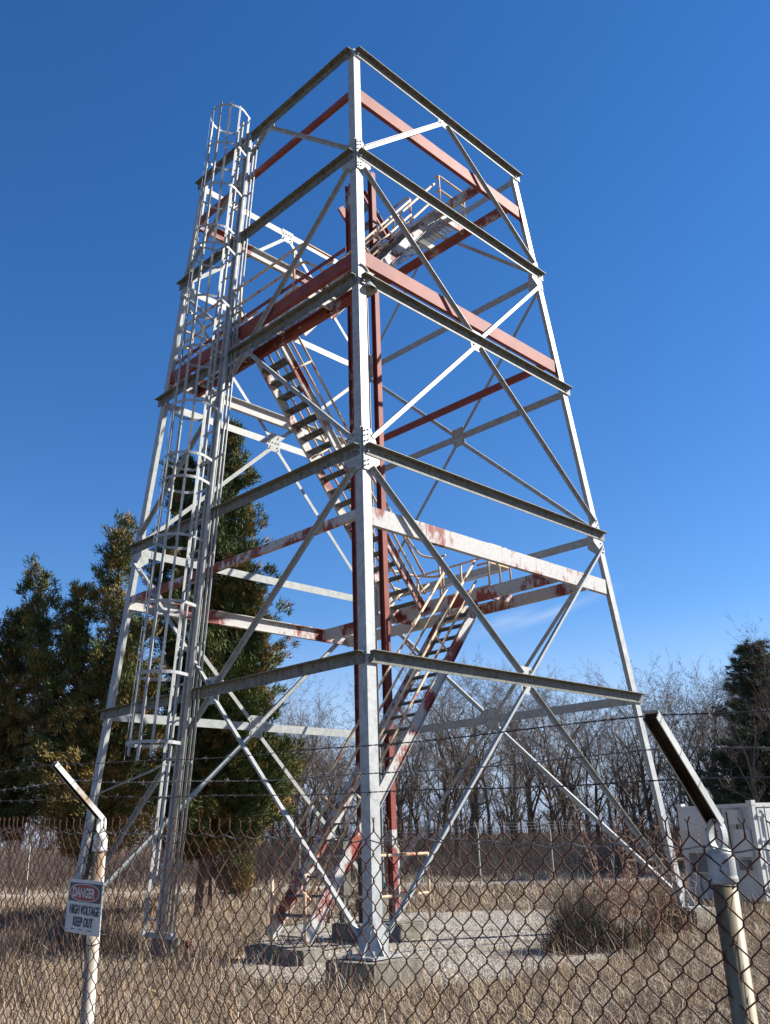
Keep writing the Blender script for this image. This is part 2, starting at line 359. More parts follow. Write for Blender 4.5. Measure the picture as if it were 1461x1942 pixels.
def bolt(mb, p, n, r=0.016, h=0.022):
    x = n.orthogonal().normalized(); y = n.cross(x); p = Vector(p)
    vs = [p + (x * math.cos(a) + y * math.sin(a)) * r for a in [i * math.pi / 3 for i in range(6)]]; vs += [v + n * h for v in vs]
    mb.add(vs, [(0, 1, 7, 6), (1, 2, 8, 7), (2, 3, 9, 8), (3, 4, 10, 9), (4, 5, 11, 10), (5, 0, 6, 11), (6, 7, 8, 9, 10, 11)])
def plate(mb, pts, n, t=0.012):
    n = n.normalized(); k = len(pts); vs = [Vector(p) for p in pts] + [Vector(p) + n * t for p in pts]
    mb.add(vs, [tuple(range(k))[::-1], tuple(range(k, 2 * k))] + [(i, (i + 1) % k, (i + 1) % k + k, i + k) for i in range(k)])

LEGW = 0.20
for su, sv in ((-1, -1), (1, -1), (-1, 1), (1, 1)):
    mb = MB(); t = 0.022
    for i in range(5):
        z0, z1 = ZL[i] + (0.0 if i else 0.0), ZL[i + 1]
        h0, h1 = half(z0), half(z1)
        A = Vector((su * h0, sv * h0, z0)); B = Vector((su * h1, sv * h1, z1 + (0.03 if i == 4 else 0)))
        X = Vector((-su, 0, 0)); Y = Vector((0, -sv, 0))
        mb.extrude([(0, 0), (LEGW, 0), (LEGW, t), (t, t), (t, LEGW), (0, LEGW)], A, B, X, Y)
    # base plate and stiffeners
    A = Vector((su * half(ZL[0]), sv * half(ZL[0]), ZL[0]))
    c = A + Vector((-su * .06, -sv * .06, .015)); mb.box(c, .62, .62, .03)
    o2 = Vector((su, sv, 0)).normalized()
    plate(mb, [A + Vector((su * .02, -sv * 0.0, .03)), A + Vector((su * .22, 0, .03)), A + Vector((su * .02, 0, .36))], Vector((0, -sv, 0)))
    plate(mb, [A + Vector((0, sv * .02, .03)), A + Vector((0, sv * .22, .03)), A + Vector((0, sv * .02, .36))], Vector((-su, 0, 0)))
    a1 = A + Vector((su * .17, -sv * .02, .035)); a2 = A + Vector((-su * .02, sv * .17, .035)); a3 = A + Vector((su * .012, sv * .012, .38))
    plate(mb, [a1, a2, a3], o2, .014)
    for dx, dy in ((.22, .22), (-.24, .22), (.22, -.24)): bolt(mb, c + Vector((su * dx, sv * dy, .015)), Vector((0, 0, 1)), .03, .07)
    mb.build('leg', M['galv_white'], tower)

def diag(mb, f, s0, z0, s1, z1, w=.10, off=0.026):
    n = FACES[f][0]; L_beam(mb, fpt(f, s0, z0, off), fpt(f, s1, z1, off), n, w, .075, .011)
for f in FACES:
    n, e = FACES[f]
    for i in range(1, 6):
        z = ZL[i]; h = half(z); mb = MB(); ex = 0.02
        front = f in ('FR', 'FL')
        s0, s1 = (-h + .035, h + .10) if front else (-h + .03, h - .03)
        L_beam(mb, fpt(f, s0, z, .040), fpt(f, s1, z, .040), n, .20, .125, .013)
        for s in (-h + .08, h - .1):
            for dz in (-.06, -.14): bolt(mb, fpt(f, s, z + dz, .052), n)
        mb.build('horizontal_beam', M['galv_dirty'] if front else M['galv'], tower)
    # X bracing: base->L2, L2->L4, L4->L5
    for lo, midl, hi in ((0, 1, 2), (2, 3, 4), (4, 5, None)):
        zm = ZL[midl]; zc = zm - .09
        ends = [(lo, 1)] + ([(hi, -1)] if hi is not None else [])
        for lev, sg in ends:
            zz = ZL[lev] + (.30 if lev == 0 else .24 if sg > 0 else -.42); hh = half(zz)
            for sd in (-1, 1):
                mb = MB(); s0 = sd * (hh - .20); s1 = sd * .11; z1 = zc - sg * .14
                diag(mb, f, s0, zz, s1, z1)
                mb.build('diagonal_brace', M['galv'] if f != 'FL' else M['galv'], tower)
        mb = MB(); a, b = .21, .27
        top = zc + b if hi is not None else zc + .12
        pts = [fpt(f, -a, zc - b, .024), fpt(f, a, zc - b, .024), fpt(f, a, top, .024), fpt(f, -a, top, .024)]
        plate(mb, pts, n)
        for nn, oo in ((n, .037), (-n, .024)):
            for bx, bz in ((-.15, -.20), (-.12, -.13), (.15, -.20), (.12, -.13), (-.14, 0), (-.05, 0), (.05, 0), (.14, 0), (-.15, .2), (-.12, .14), (.15, .2), (.12, .14)):
                if zc + bz < top - .03: bolt(mb, fpt(f, bx, zc + bz, oo), nn, .017, .03)
        mb.build('gusset_plate', M['galv_white'], tower)
    # leg gussets at nodes 2 and 4 and at base, top
    for lev in (2, 4, 5):
        z = ZL[lev]
        for sd in (-1, 1):
            mb = MB(); h = half(z)
            zt = z + .38 if lev != 5 else z - .02; zb2 = z - .50 if lev != 5 else z - .22; k = .34 if lev != 5 else .26
            pts = [fpt(f, sd * (half(zb2) - .01), zb2, .012), fpt(f, sd * (half(zb2) - .2), zb2, .012), fpt(f, sd * (h - k - .06), z - .30 if lev != 5 else z - .18, .012),
                   fpt(f, sd * (h - k), z + .15 if lev != 5 else z - .02, .012), fpt(f, sd * (half(zt) - .2), zt, .012), fpt(f, sd * (half(zt) - .01), zt, .012)]
            plate(mb, pts, n)
            if lev != 5:
                for bz in (-.42, -.33, -.12, .08, .2, .3):
                    for bs in (.05, .13): bolt(mb, fpt(f, sd * (half(z + bz) - bs), z + bz + (bs - .05) * .5, .026), n, .016, .024)
            mb.build('gusset_plate', M['galv_white'], tower)
    for sd in (-1, 1):
        mb = MB(); z = ZL[0]
        pts = [fpt(f, sd * (half(z) - .01), z + .03, .012), fpt(f, sd * (half(z) - .26), z + .03, .012), fpt(f, sd * (half(z) - .34), z + .34, .012), fpt(f, sd * (half(z + .4) - .2), z + .42, .012), fpt(f, sd * (half(z + .4) - .01), z + .42, .012)]
        plate(mb, pts, n); mb.build('gusset_plate', M['galv_white'], tower)

# perimeter platform beams in red and white
def red_beam(P0, P1, n, mat, depth=.34, fl=.10, label=None):
    mb = MB(); C_beam(mb, Vector(P0), Vector(P1), n, depth, fl); return mb.build('platform_beam', mat, tower, label=label)
ZA, ZB, ZC = 7.28, 13.12, 17.93
def perim(f, z, mat, label=None, s0=None, s1=None, depth=.34):
    h = half(z) - .015; n = FACES[f][0]
    red_beam(fpt(f, -h if s0 is None else s0, z, -.03), fpt(f, h if s1 is None else s1, z, -.03), n, mat, depth, label=label)
perim('FR', ZA, M['white_some'], 'chalky white beam with red patches'); perim('FR', ZB, M['red'], 'plain red beam'); perim('FR', ZC, M['red'], 'plain red beam')
perim('FL', ZA + .05, M['half'], depth=.16); perim('FL', ZB, M['red'], depth=.29); perim('FL', ZC + .06, M['red'], depth=.15)
perim('LB', ZA, M['white_some']); perim('LB', ZB, M['white']); perim('LB', ZC, M['half'])
def inner(u, z, mat, n, va=None, vb=None, depth=.34):
    h = half(z) - .05; red_beam((u, -h if va is None else va, z), (u, h if vb is None else vb, z), Vector((n, 0, 0)), mat, depth)
inner(2.05, ZA + .02, M['half'], -1, depth=.30); inner(2.95, ZA - .06, M['white_some'], -1, depth=.27)
inner(-2.62, ZB - .04, M['red_some'], 1, depth=.29); inner(2.95, ZB - .08, M['red'], -1, depth=.17)
inner(1.38, ZC + .05, M['half'], -1, depth=.28); inner(2.5, ZC - .03, M['red_some'], -1, depth=.27)
# cross pieces of the landings
for (ua, ub, z, vs) in ((2.05, 2.95, ZA - .02, (-1.95, -.55, 1.15)), (-3.5, -2.62, ZB - .03, (-1.85, 1.25, 3.0)), (1.38, 2.5, ZC, (-1.65, -.55, 1.2))):
    for v in vs: red_beam((ua + .01, v, z), (ub - .02, v, z), Vector((0, -1, 0)), M['half'], .20, .07)
# gratings
def grating(ua, ub, va, vb, z, name='landing_deck'):
    mb = MB(); u = ua
    while u <= ub: mb.box((u, (va + vb) / 2, z), .005, vb - va, .03); u += .048
    v = va
    while v <= vb: mb.box(((ua + ub) / 2, v, z + .008), ub - ua, .006, .012); v += .14
    for v in (va, vb): mb.box(((ua + ub) / 2, v, z), ub - ua, .008, .04)
    mb.build(name, M['tread'], tower)
grating(2.06, 2.93, -1.95, 1.15, ZA + .19); grating(-3.52, -2.62, -1.85, 3.0, ZB + .19); grating(1.40, 2.48, -1.65, 1.2, ZC + .21)
# toe boards
for (u, va, vb, z, mt) in ((-3.56, -3.2, 3.2, ZB + .33, M['red']),):
    mb = MB(); mb.box((u, (va + vb) / 2, z), .008, vb - va, .10); mb.build('toe_board', mt, tower)

# stairs
def flight(P0, P1, va, vb, mat, rails, label, post_every=2.1, ends=(0, 0)):
    """P0=(u,z) bottom, P1=(u,z) top on stringer centre line"""
    a = Vector((P0[0], 0, P0[1])); b = Vector((P1[0], 0, P1[1])); d = (b - a).normalized(); L = (b - a).length
    up = Vector((0, 0, 1)); q = (up - d * up.dot(d)).normalized()
    root = None
    for k, (v, n) in enumerate(((va, Vector((0, -1, 0))), (vb, Vector((0, 1, 0))))):
        mb = MB(); o = Vector((0, v, 0)); D = .125; fl = .06; t = .008
        prof = [(0, -D), (0, D), (-fl, D), (-fl, D - .012), (-t, D - .012), (-t, -D + .012), (-fl, -D + .012), (-fl, -D)]
        mb.extrude(prof, a + o, b + o, -n, q)
        for s in np.arange(.3, L - .2, .385):
            for j in (-.05, .05): bolt(mb, a + o + d * s + q * j * .8 + d * j + n * 0.0, n, .011, .012)
        st = mb.build('stair_stringer', mat, tower)
        if k == 0: root = st
        if rails[k]:
            zoff = 1.05; mb = MB()
            ra = a + o + up * zoff; rb = b + o + up * zoff
            m1 = a + o + up * .55; m2 = b + o + up * .55
            pts = [ra, rb]; mb.tube(pts, .030, 8); mb.tube([m1, m2], .028, 8)
            s = .55
            while s < L:
                foot = a + o + d * s + q * .10; m_ = foot
                # post square to the stringer up to the top rail
                tt = (ra - foot).dot(q); top = foot + q * tt
                mb.tube([foot - q * .12, top], .026, 8); s += post_every
            mb.build('handrail', M['rail'], tower, smooth=True)
    nr = int(round((b.z - a.z) / .30)); 
    for i in range(1, nr):
        t = i / nr; p = a.lerp(b, t); mb = MB(); w = vb - va - .02; dep = .235
        c = Vector((p.x, (va + vb) / 2, p.z + .03))
        for r in range(7): mb.box(c + Vector((-dep / 2 + dep * r / 6, 0, 0)), .010, w, .028)
        for r in range(10): mb.box(c + Vector((0, -w / 2 + w * (r + .5) / 10, .004)), dep, .008, .014)
        mb.box(c + Vector((0, -w / 2 + .006, 0)), dep + .02, .008, .05); mb.box(c + Vector((0, w / 2 - .006, 0)), dep + .02, .008, .05)
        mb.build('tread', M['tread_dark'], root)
    return a, b, d, q
flight((-3.30, .36), (2.03, 7.10), -1.58, -.66, M['half'], (1, 1), 'f1')
flight((2.03, 7.12), (-2.60, 12.98), .08, .95, M['half'], (1, 1), 'f2')
flight((-2.60, 13.02), (1.38, 17.92), -1.58, -.66, M['half'], (1, 1), 'f3')
flight((1.38, 17.80), (.18, 19.03), .08, .95, M['red_some'], (0, 0), 'f4')

# landing guard rails
def loop_rail(pts_list, mat=None, posts=(), r=.029):
    mb = MB()
    for pts in pts_list:
        # round the corners a little
        P = [Vector(p) for p in pts]; out = [P[0]]
        for i in range(1, len(P) - 1):
            a = (P[i - 1] - P[i]).normalized(); b = (P[i + 1] - P[i]).normalized(); k = min(.13, (P[i - 1] - P[i]).length * .45, (P[i + 1] - P[i]).length * .45)
            for tt in np.linspace(0, 1, 5): 
                A = P[i] + a * k; B = P[i] + b * k
                out.append(A * (1 - tt) ** 2 + P[i] * 2 * tt * (1 - tt) + B * tt ** 2)
        out.append(P[-1]); mb.tube(out, r, 8)
    for p0, p1 in posts: mb.tube([p0, p1], r * .9, 8)
    return mb.build('guard_rail', mat or M['rail'], tower, smooth=True)
z = ZA + .2
loop_rail([[(2.07, -1.62, z + 1.03), (2.07, -1.95, z + 1.03), (2.92, -1.95, z + 1.03), (2.92, 1.12, z + 1.03), (2.10, 1.12, z + 1.03), (1.7, .95, z + .95)],
           [(2.07, -1.62, z + .55), (2.07, -1.95, z + .55), (2.92, -1.95, z + .55), (2.92, 1.12, z + .55), (2.10, 1.12, z + .55), (1.7, .95, z + .5)]], None,
          [((2.07, -1.95, z), (2.07, -1.95, z + 1.03)), ((2.92, -1.95, z), (2.92, -1.95, z + 1.03)), ((2.92, -.4, z), (2.92, -.4, z + 1.03)), ((2.92, 1.12, z), (2.92, 1.12, z + 1.03)), ((2.5, -1.95, z), (2.5, -1.95, z + 1.03))])
loop_rail([[(2.03, -.66, z + 1.03), (2.03, -.30, z + 1.03), (1.7, -.10, z + 1.1), (1.4, .08, z + 1.6)], [(2.03, -.66, z + .55), (2.03, -.3, z + .55), (1.85, .02, z + .6)]], None,
          [((2.06, -.52, z - .1), (2.06, -.52, z + 1.03)), ((2.06, -.42, z - .1), (2.06, -.42, z + 1.03))])
z = ZB + .2
loop_rail([[(-2.64, -1.58, z + 1.03), (-2.64, -1.86, z + 1.03), (-3.55, -1.86, z + 1.03), (-3.6, 3.0, z + 1.03), (-2.64, 3.0, z + 1.03)],
           [(-2.64, -1.58, z + .55), (-2.64, -1.86, z + .55), (-3.55, -1.86, z + .55), (-3.6, 3.0, z + .55), (-2.64, 3.0, z + .55)],
           [(-2.64, 3.0, z + 1.03), (-2.64, 1.02, z + 1.03)], [(-2.64, 3.0, z + .55), (-2.64, 1.02, z + .55), (-2.64, 1.02, z + .02)],
           [(-2.64, .05, z + .02), (-2.64, .02, z + .98), (-2.64, -.62, z + .98), (-2.64, -.66, z + .02)]], None,
          [((-3.55, -1.5, z), (-3.55, -1.5, z + 1.03)), ((-3.6, .4, z), (-3.6, .4, z + 1.03)), ((-3.6, 2.4, z), (-3.6, 2.4, z + 1.03)), ((-2.64, 3, z), (-2.64, 3, z + 1.03))])
z = ZC + .22
loop_rail([[(1.42, -1.58, z + 1.03), (1.42, -1.72, z + 1.03), (2.48, -1.72, z + 1.03), (2.48, 1.15, z + 1.03), (1.42, 1.15, z + 1.03)],
           [(1.42, -1.58, z + .55), (1.42, -1.72, z + .55), (2.48, -1.72, z + .55), (2.48, 1.15, z + .55), (1.42, 1.15, z + .55)],
           [(1.40, -.64, z + .05), (1.40, -.62, z + .98), (1.40, .02, z + .98), (1.40, .05, z + .05)]], None,
          [((1.42, -1.72, z), (1.42, -1.72, z + 1.03)), ((2.48, -1.72, z), (2.48, -1.72, z + 1.03)), ((2.48, -.2, z), (2.48, -.2, z + 1.03)), ((2.48, 1.15, z), (2.48, 1.15, z + 1.03))])
# handrail foot posts of the lowest flight
for v in (-1.58, -.66):
    mb = MB(); mb.tube([(-3.30, v, .25), (-3.30, v, 1.40)], .03, 8); mb.build('handrail', M['rail'], tower, smooth=True)

# two red columns in the stair well
for (u, v, zt, zr) in ((-.44, -.05, 18.82, 0), (.07, -.42, 19.28, 1)):
    mb = MB(); I_beam(mb, Vector((u, v, .34)), Vector((u, v, 2.1)), Vector((1, 0, 0)), .16, .15, .01, .012); mb.build('column_base', M['white_some'] if zr else M['galv_dirty'], tower, label='lower end of the column with its paint worn away')
    mb = MB(); I_beam(mb, Vector((u, v, 2.1)), Vector((u, v, zt)), Vector((1, 0, 0)), .16, .15, .01, .012)
    mb.build('column', M['red_some'] if not zr else M['red'], tower)

# bell shaped horn lamp on the front leg
mb = MB(); prof = [(.03, .20), (.05, .18), (.06, .10), (.10, .02), (.15, -.06), (.19, -.12), (.185, -.125), (.14, -.06)]
cx, cy, cz = -half(12.3) + .28, -half(12.3) + .02, 12.42
n = 20
for (r, h) in prof:
    for k in range(n): a = 2 * math.pi * k / n; mb.v.append((cx + r * math.cos(a), cy + r * math.sin(a), cz + h))
for i in range(len(prof) - 1):
    for k in range(n): k2 = (k + 1) % n; mb.f.append((i * n + k, i * n + k2, (i + 1) * n + k2, (i + 1) * n + k)); mb.m.append(0)
mb.f.append(tuple(range(n))); mb.m.append(0)
mb.tube([(cx, cy, cz + .2), (cx, cy, cz + .36), (cx - .08, cy, cz + .42), (cx - .2, cy, cz + .42)], .02, 8)
mb.build('lamp_shade', M['galv_white'], tower, smooth=True)

# caged ladder on the front left face
LV = 0.84; off0 = .27
def lp(s, z, off): # local point beside the face: s sideways (+ = left in view), off outwards
    return Vector((-half(z) - off, LV + s, z))
ladder_top = 20.1
def hz(z): return half(z)
mbs = MB()
for s in (-.22, .22):
    mb = MB(); mb.extrude([(-.03, -.010), (.03, -.010), (.03, .022), (-.03, .022)], lp(s, .45, off0), lp(s, 19.75, off0), Vector((1, 0, 0)), Vector((0, 1, 0)))
    mb.build('ladder_rail', M['galv_white'], tower)
mb = MB(); mb.extrude([(-.016, -.036), (.016, -.036), (.016, .036), (-.016, .036)], lp(0.0, 1.25, off0 + .03), lp(0, 19.7, off0 + .03), Vector((1, 0, 0)), Vector((0, 1, 0)))
mb.build('safety_rail', M['galv_white'], tower)
z = .7
while z < 19.6:
    mb = MB(); mb.tube([lp(-.22, z, off0), lp(.22, z, off0)], .02, 6); mb.build('rung', M['galv_white'], tower); z += .70
HOOPS = [3.75, 5.05, 6.45, 7.85, 9.15, 9.70, 10.95, 12.35, 13.7, 15.2, 15.72, 17.0, 18.3, 19.55]
def hoop_path(z, R=.49):
    c = .68; pts = []; 
    for a in np.linspace(-100, 100, 21):
        x = c + R * math.cos(rad(a)) + 0.02; y = R * math.sin(rad(a)); pts.append((y, x))
    pts = [(-.23, off0)] + [(-.36, off0 + .05)] + pts + [(.36, off0 + .05)] + [(.23, off0)]
    return pts
for z in HOOPS:
    mb = MB(); P = []; T = []
    pp = hoop_path(z)
    for i, (s, o_) in enumerate(pp): P.append(Vector((-half(z) - o_, LV + s, z)))
    for i in range(len(P)):
        d = (P[min(i + 1, len(P) - 1)] - P[max(i - 1, 0)]).normalized(); T.append(d.cross(Vector((0, 0, 1))))
    mb.strip(P, Vector((0, 0, 1)), .062, T, .006); mb.build('cage_hoop', M['galv_white'], tower)
for k, a in enumerate((-88, -58, -28, 2, 32, 62, 90)):
    for (z0, z1) in ((3.55, 9.45), (9.40, 15.55), (15.5, 19.62)):
        s = .483 * math.sin(rad(a)); o_ = .70 + .483 * math.cos(rad(a)); mb = MB()
        jit = ((k * 7) % 5) * .03
        nrm = Vector((-math.cos(rad(a)), math.sin(rad(a)), 0)); tg = Vector((math.sin(rad(a)), math.cos(rad(a)), 0))
        mb.extrude([(-.004, -.026), (.004, -.026), (.004, .026), (-.004, .026)], Vector((-half(z0) - o_, LV + s, z0 - jit)), Vector((-half(z1) - o_, LV + s, z1 + jit * .5)), nrm, tg)
        mb.build('cage_strap', M['galv'], tower)
# cable runs beside the ladder
for s, of, wd, z1 in ((-.29, .22, .10, 19.2), (-.13, .05, .045, 19.3), (-.27, .05, .05, 18.9), (-.40, .05, .045, 19.0)):
    mb = MB(); mb.tube([lp(s, .45, of), lp(s, z1, of)], wd / 2, 8); mb.build('conduit', M['galv_white'], tower, smooth=True)
for z in (1.6, 3.4, 5.7, 7.6, 9.9, 11.6, 13.6, 15.4, 17.2, 18.7):
    mb = MB(); mb.box(lp(-.12, z, .10), .02, .72, .05); 
    for s in (-.22, .22): mb.box(lp(s, z, .18), .20, .03, .03)
    mb.build('ladder_bracket', M['galv'], tower)
mb = MB()
for z in (13.2,): 
    mb.tube([lp(-.3, z + 1.0, .2), lp(-.75, z, .02)], .02, 6); mb.tube([lp(-.3, z + .6, .2), lp(-.3, z - .1, .02)], .02, 6)
mb.build('ladder_bracket', M['galv'], tower)
# steps-out bracket plate at foot
mb = MB(); mb.box(lp(-.1, .45, .18), .10, 1.0, .09); mb.build('ladder_bracket', M['galv'], tower)
# loose brace near the left leg (thin rod)
mb = MB(); mb.tube([fpt('FL', half(3.1) - .3, 3.05, -.1), fpt('FL', 2.2, 3.35, -.1), fpt('FL', 1.1, 3.55, -.05)], .022, 6); mb.build('conduit', M['galv'], tower, smooth=True)

# ------------------------------------------------------------------ footings and pads
def tw(u, v, z=0):
    return tower.matrix_basis @ Vector((u, v, z))
def footing(u, v, sx, sy, h, label, name='concrete_footing', group=None, cat='footing'):
    p = tw(u, v); root_rz = TH + math.pi / 4
    mb = MB(); nseg = 5
    import bmesh
    me = bpy.data.meshes.new(name); bm = bmesh.new(); bmesh.ops.create_cube(bm, size=1)
    bmesh.ops.scale(bm, vec=(sx, sy, h + .3), verts=bm.verts); bmesh.ops.translate(bm, vec=(0, 0, (h - .3) / 2), verts=bm.verts)
    bmesh.ops.bevel(bm, geom=bm.edges[:], offset=.025, segments=2, affect='EDGES')
    bmesh.ops.subdivide_edges(bm, edges=bm.edges[:], cuts=3, use_grid_fill=True)
    rr = random.Random(int(u * 100 + v))
    for vv in bm.verts: vv.co += Vector((rr.uniform(-1, 1), rr.uniform(-1, 1), rr.uniform(-1, .2))) * .008
    bm.to_mesh(me); bm.free(); me.materials.append(M['concrete'])
    o = bpy.data.objects.new(name, me); COL.objects.link(o); o.location = (p.x, p.y, 0); o.rotation_euler = (0, 0, root_rz)
    tag(o, label, cat, group); return o
h0 = half(ZL[0]) - .05
footing(-h0, -h0, .98, .98, ZL[0] - .012, 'square concrete footing under the nearest tower leg', group='concrete footings of the tower')
footing(h0, -h0, .98, .98, ZL[0] - .012, 'concrete footing under the right tower leg, by the thorny canes', group='concrete footings of the tower')
footing(-h0, h0, .98, .98, ZL[0] - .012, 'concrete footing under the left tower leg, behind the danger sign post', group='concrete footings of the tower')
footing(h0, h0, .98, .98, ZL[0] - .012, 'concrete footing under the rear tower leg', group='concrete footings of the tower')
footing(-3.42, -1.16, .50, 1.6, .24, 'low concrete pad at the foot of the bottom stair', 'concrete_pad', None, 'pad')
footing(-.2, -.2, 1.35, 1.35, .335, 'concrete pad under the pair of red columns', 'concrete_pad', None, 'pad')
footing(-h0 - .1, .62, .30, .62, .40, 'small concrete block under the foot of the caged ladder', 'concrete_block', None, 'block')

# pipe guard round the column feet
gd = empty('pipe_guard', (*tw(-.15, -.2)[:2], .33), TH + math.pi / 4); tag(gd, 'low worn pipe guard round the feet of the red columns', 'guard rail')
mb = MB(); k = .74
for zz in (.52, 1.28): mb.tube([(-k, -k, zz), (k, -k, zz), (k, k, zz), (-k, k, zz)], .03, 8, closed=True)
mb.build('rail', M['rail'], gd, smooth=False)
for a, b in ((-k, -k), (k, -k), (k, k), (-k, k)):
    mb = MB(); mb.tube([(a, b, .0), (a, b, 1.3)], .03, 8); mb.build('post', M['rail'], gd, smooth=True)
# short junction stubs beside the columns
cab = empty('cable_tray', (*tw(-.1, .1)[:2], .33), TH + math.pi / 4); tag(cab, 'upright dark and white cable trays inside the pipe guard', 'cable tray')
for (a, b, hh, mt, wd) in ((.42, .20, 1.5, M['white_some'], .12), (.62, -.22, 1.45, M['white_some'], .07), (-.45, .25, 1.6, M['galv_dirty'], .20), (.18, .3, 1.6, M['black'], .14)):
    mb = MB(); C_beam(mb, Vector((a, b, 0)), Vector((a, b, hh)), Vector((0, -1, 0)), .01, .01) if 0 else mb.box((a, b, hh / 2), wd, .06, hh); mb.box((a - wd / 2, b + .04, hh / 2), .012, .12, hh - .01); mb.box((a + wd / 2, b + .04, hh / 2), .012, .12, hh - .01)
    mb.build('tray', mt, cab)

# ------------------------------------------------------------------ chain link fence close to the viewer
FD = Vector((-0.72443, 0.68935, 0)); FN = Vector((-0.68935, -0.72443, 0)); FO = Vector((0.8085, 2.3753, 0))
UPV = Vector((0, 0, 1))
def ff(t, z, off=0.0): p = FO + FD * t + FN * off; return Vector((p.x, p.y, z))
def ftop(t): return 1.990 + .036 * t
fence = empty('chain_link_fence', (FO.x, FO.y, 0)); tag(fence, 'rusty chain link fence with barbed wire on angled arms, close in front', 'fence')
FL_ = -Vector((FO.x, FO.y, 0))
def fl(p): return p + FL_
S = .0675; HZ = .0400; rg = np.random.RandomState(3)
T0, T1 = -3.2, 6.4
ncol = int((T1 - T0) / (S / 2)); nv = 50
col_noise = rg.normal(0, 1, (ncol + 2, nv + 3))
tt = np.arange(ncol + 2); zz_ = np.arange(nv + 3)
def smooth_noise(a, k):
    for _ in range(k):
        a = (a + np.roll(a, 1, 0) + np.roll(a, -1, 0) + np.roll(a, 1, 1) + np.roll(a, -1, 1)) / 5
    return a / a.std()
nx = smooth_noise(col_noise.copy(), 6) * .0035 + col_noise * .0007; nz = smooth_noise(rg.normal(0, 1, col_noise.shape), 4) * .003; ny = smooth_noise(rg.normal(0, 1, col_noise.shape), 14) * .012
V_ = []; F_ = []; K = 5; RW = .0022
for c in range(ncol):
    pts = []
    for j in range(nv + 1):
        cc = c + ((c + j) % 2 == 0)              # alternate between column c and c+1
        side = 1 if cc == c + 1 else -1
        x = T0 + cc * S / 2 + nx[cc, j]; zt = ftop(x)
        zq = zt - .030 - j * HZ + nz[cc, j]
        y = ny[cc, j]
        pts.append((x - side * -.0012, zq + .005, y - .0022 * side)); pts.append((x - side * -.0012, zq - .005, y + .0022 * side))
    first = (c + 0) % 2 == 0
    # twisted barbed selvage on top
    x0, z0, y0 = pts[0]; side = 1 if ((c) % 2 == 0) else -1
    w = rg.uniform(-.004, .004)
    pts = [(x0 + side * (.007) + w, z0 + .030 + rg.uniform(-.004, .006), y0 + .003 * side), (x0 + side * .001, z0 + .020, y0 - .003 * side), (x0 - side * .0015, z0 + .010, y0 + .003 * side)] + pts
    P = np.array([[FO.x + FD.x * a + FN.x * y, FO.y + FD.y * a + FN.y * y, z] for a, z, y in pts]) + np.array([FL_.x, FL_.y, 0])
    D = np.gradient(P, axis=0); D /= np.linalg.norm(D, axis=1)[:, None]
    Nn = np.array([FN.x, FN.y, 0.0]); X = np.cross(D, Nn); X /= np.linalg.norm(X, axis=1)[:, None]; Y = np.cross(D, X)
    o = len(V_) * 1; base = sum(len(q) for q in V_) if False else None
    ring = np.stack([P + RW * (math.cos(2 * math.pi * k / K) * X + math.sin(2 * math.pi * k / K) * Y) for k in range(K)], 1)
    V_.append(ring.reshape(-1, 3)); n = len(P)
    i = np.arange(n - 1)[:, None] * K; k = np.arange(K)[None, :]; k2 = (k + 1) % K
    F_.append(np.stack([i + k, i + k2, i + K + k2, i + K + k], -1).reshape(-1, 4))
off = 0
for q in range(len(V_)):
    F_[q] = F_[q] + off; off += len(V_[q])
fab = np_mesh('wire_mesh', np.concatenate(V_), np.concatenate(F_), 4, [M['rust_wire']], None, fence)
fab.data.polygons.foreach_set("use_smooth", [True] * len(fab.data.polygons))
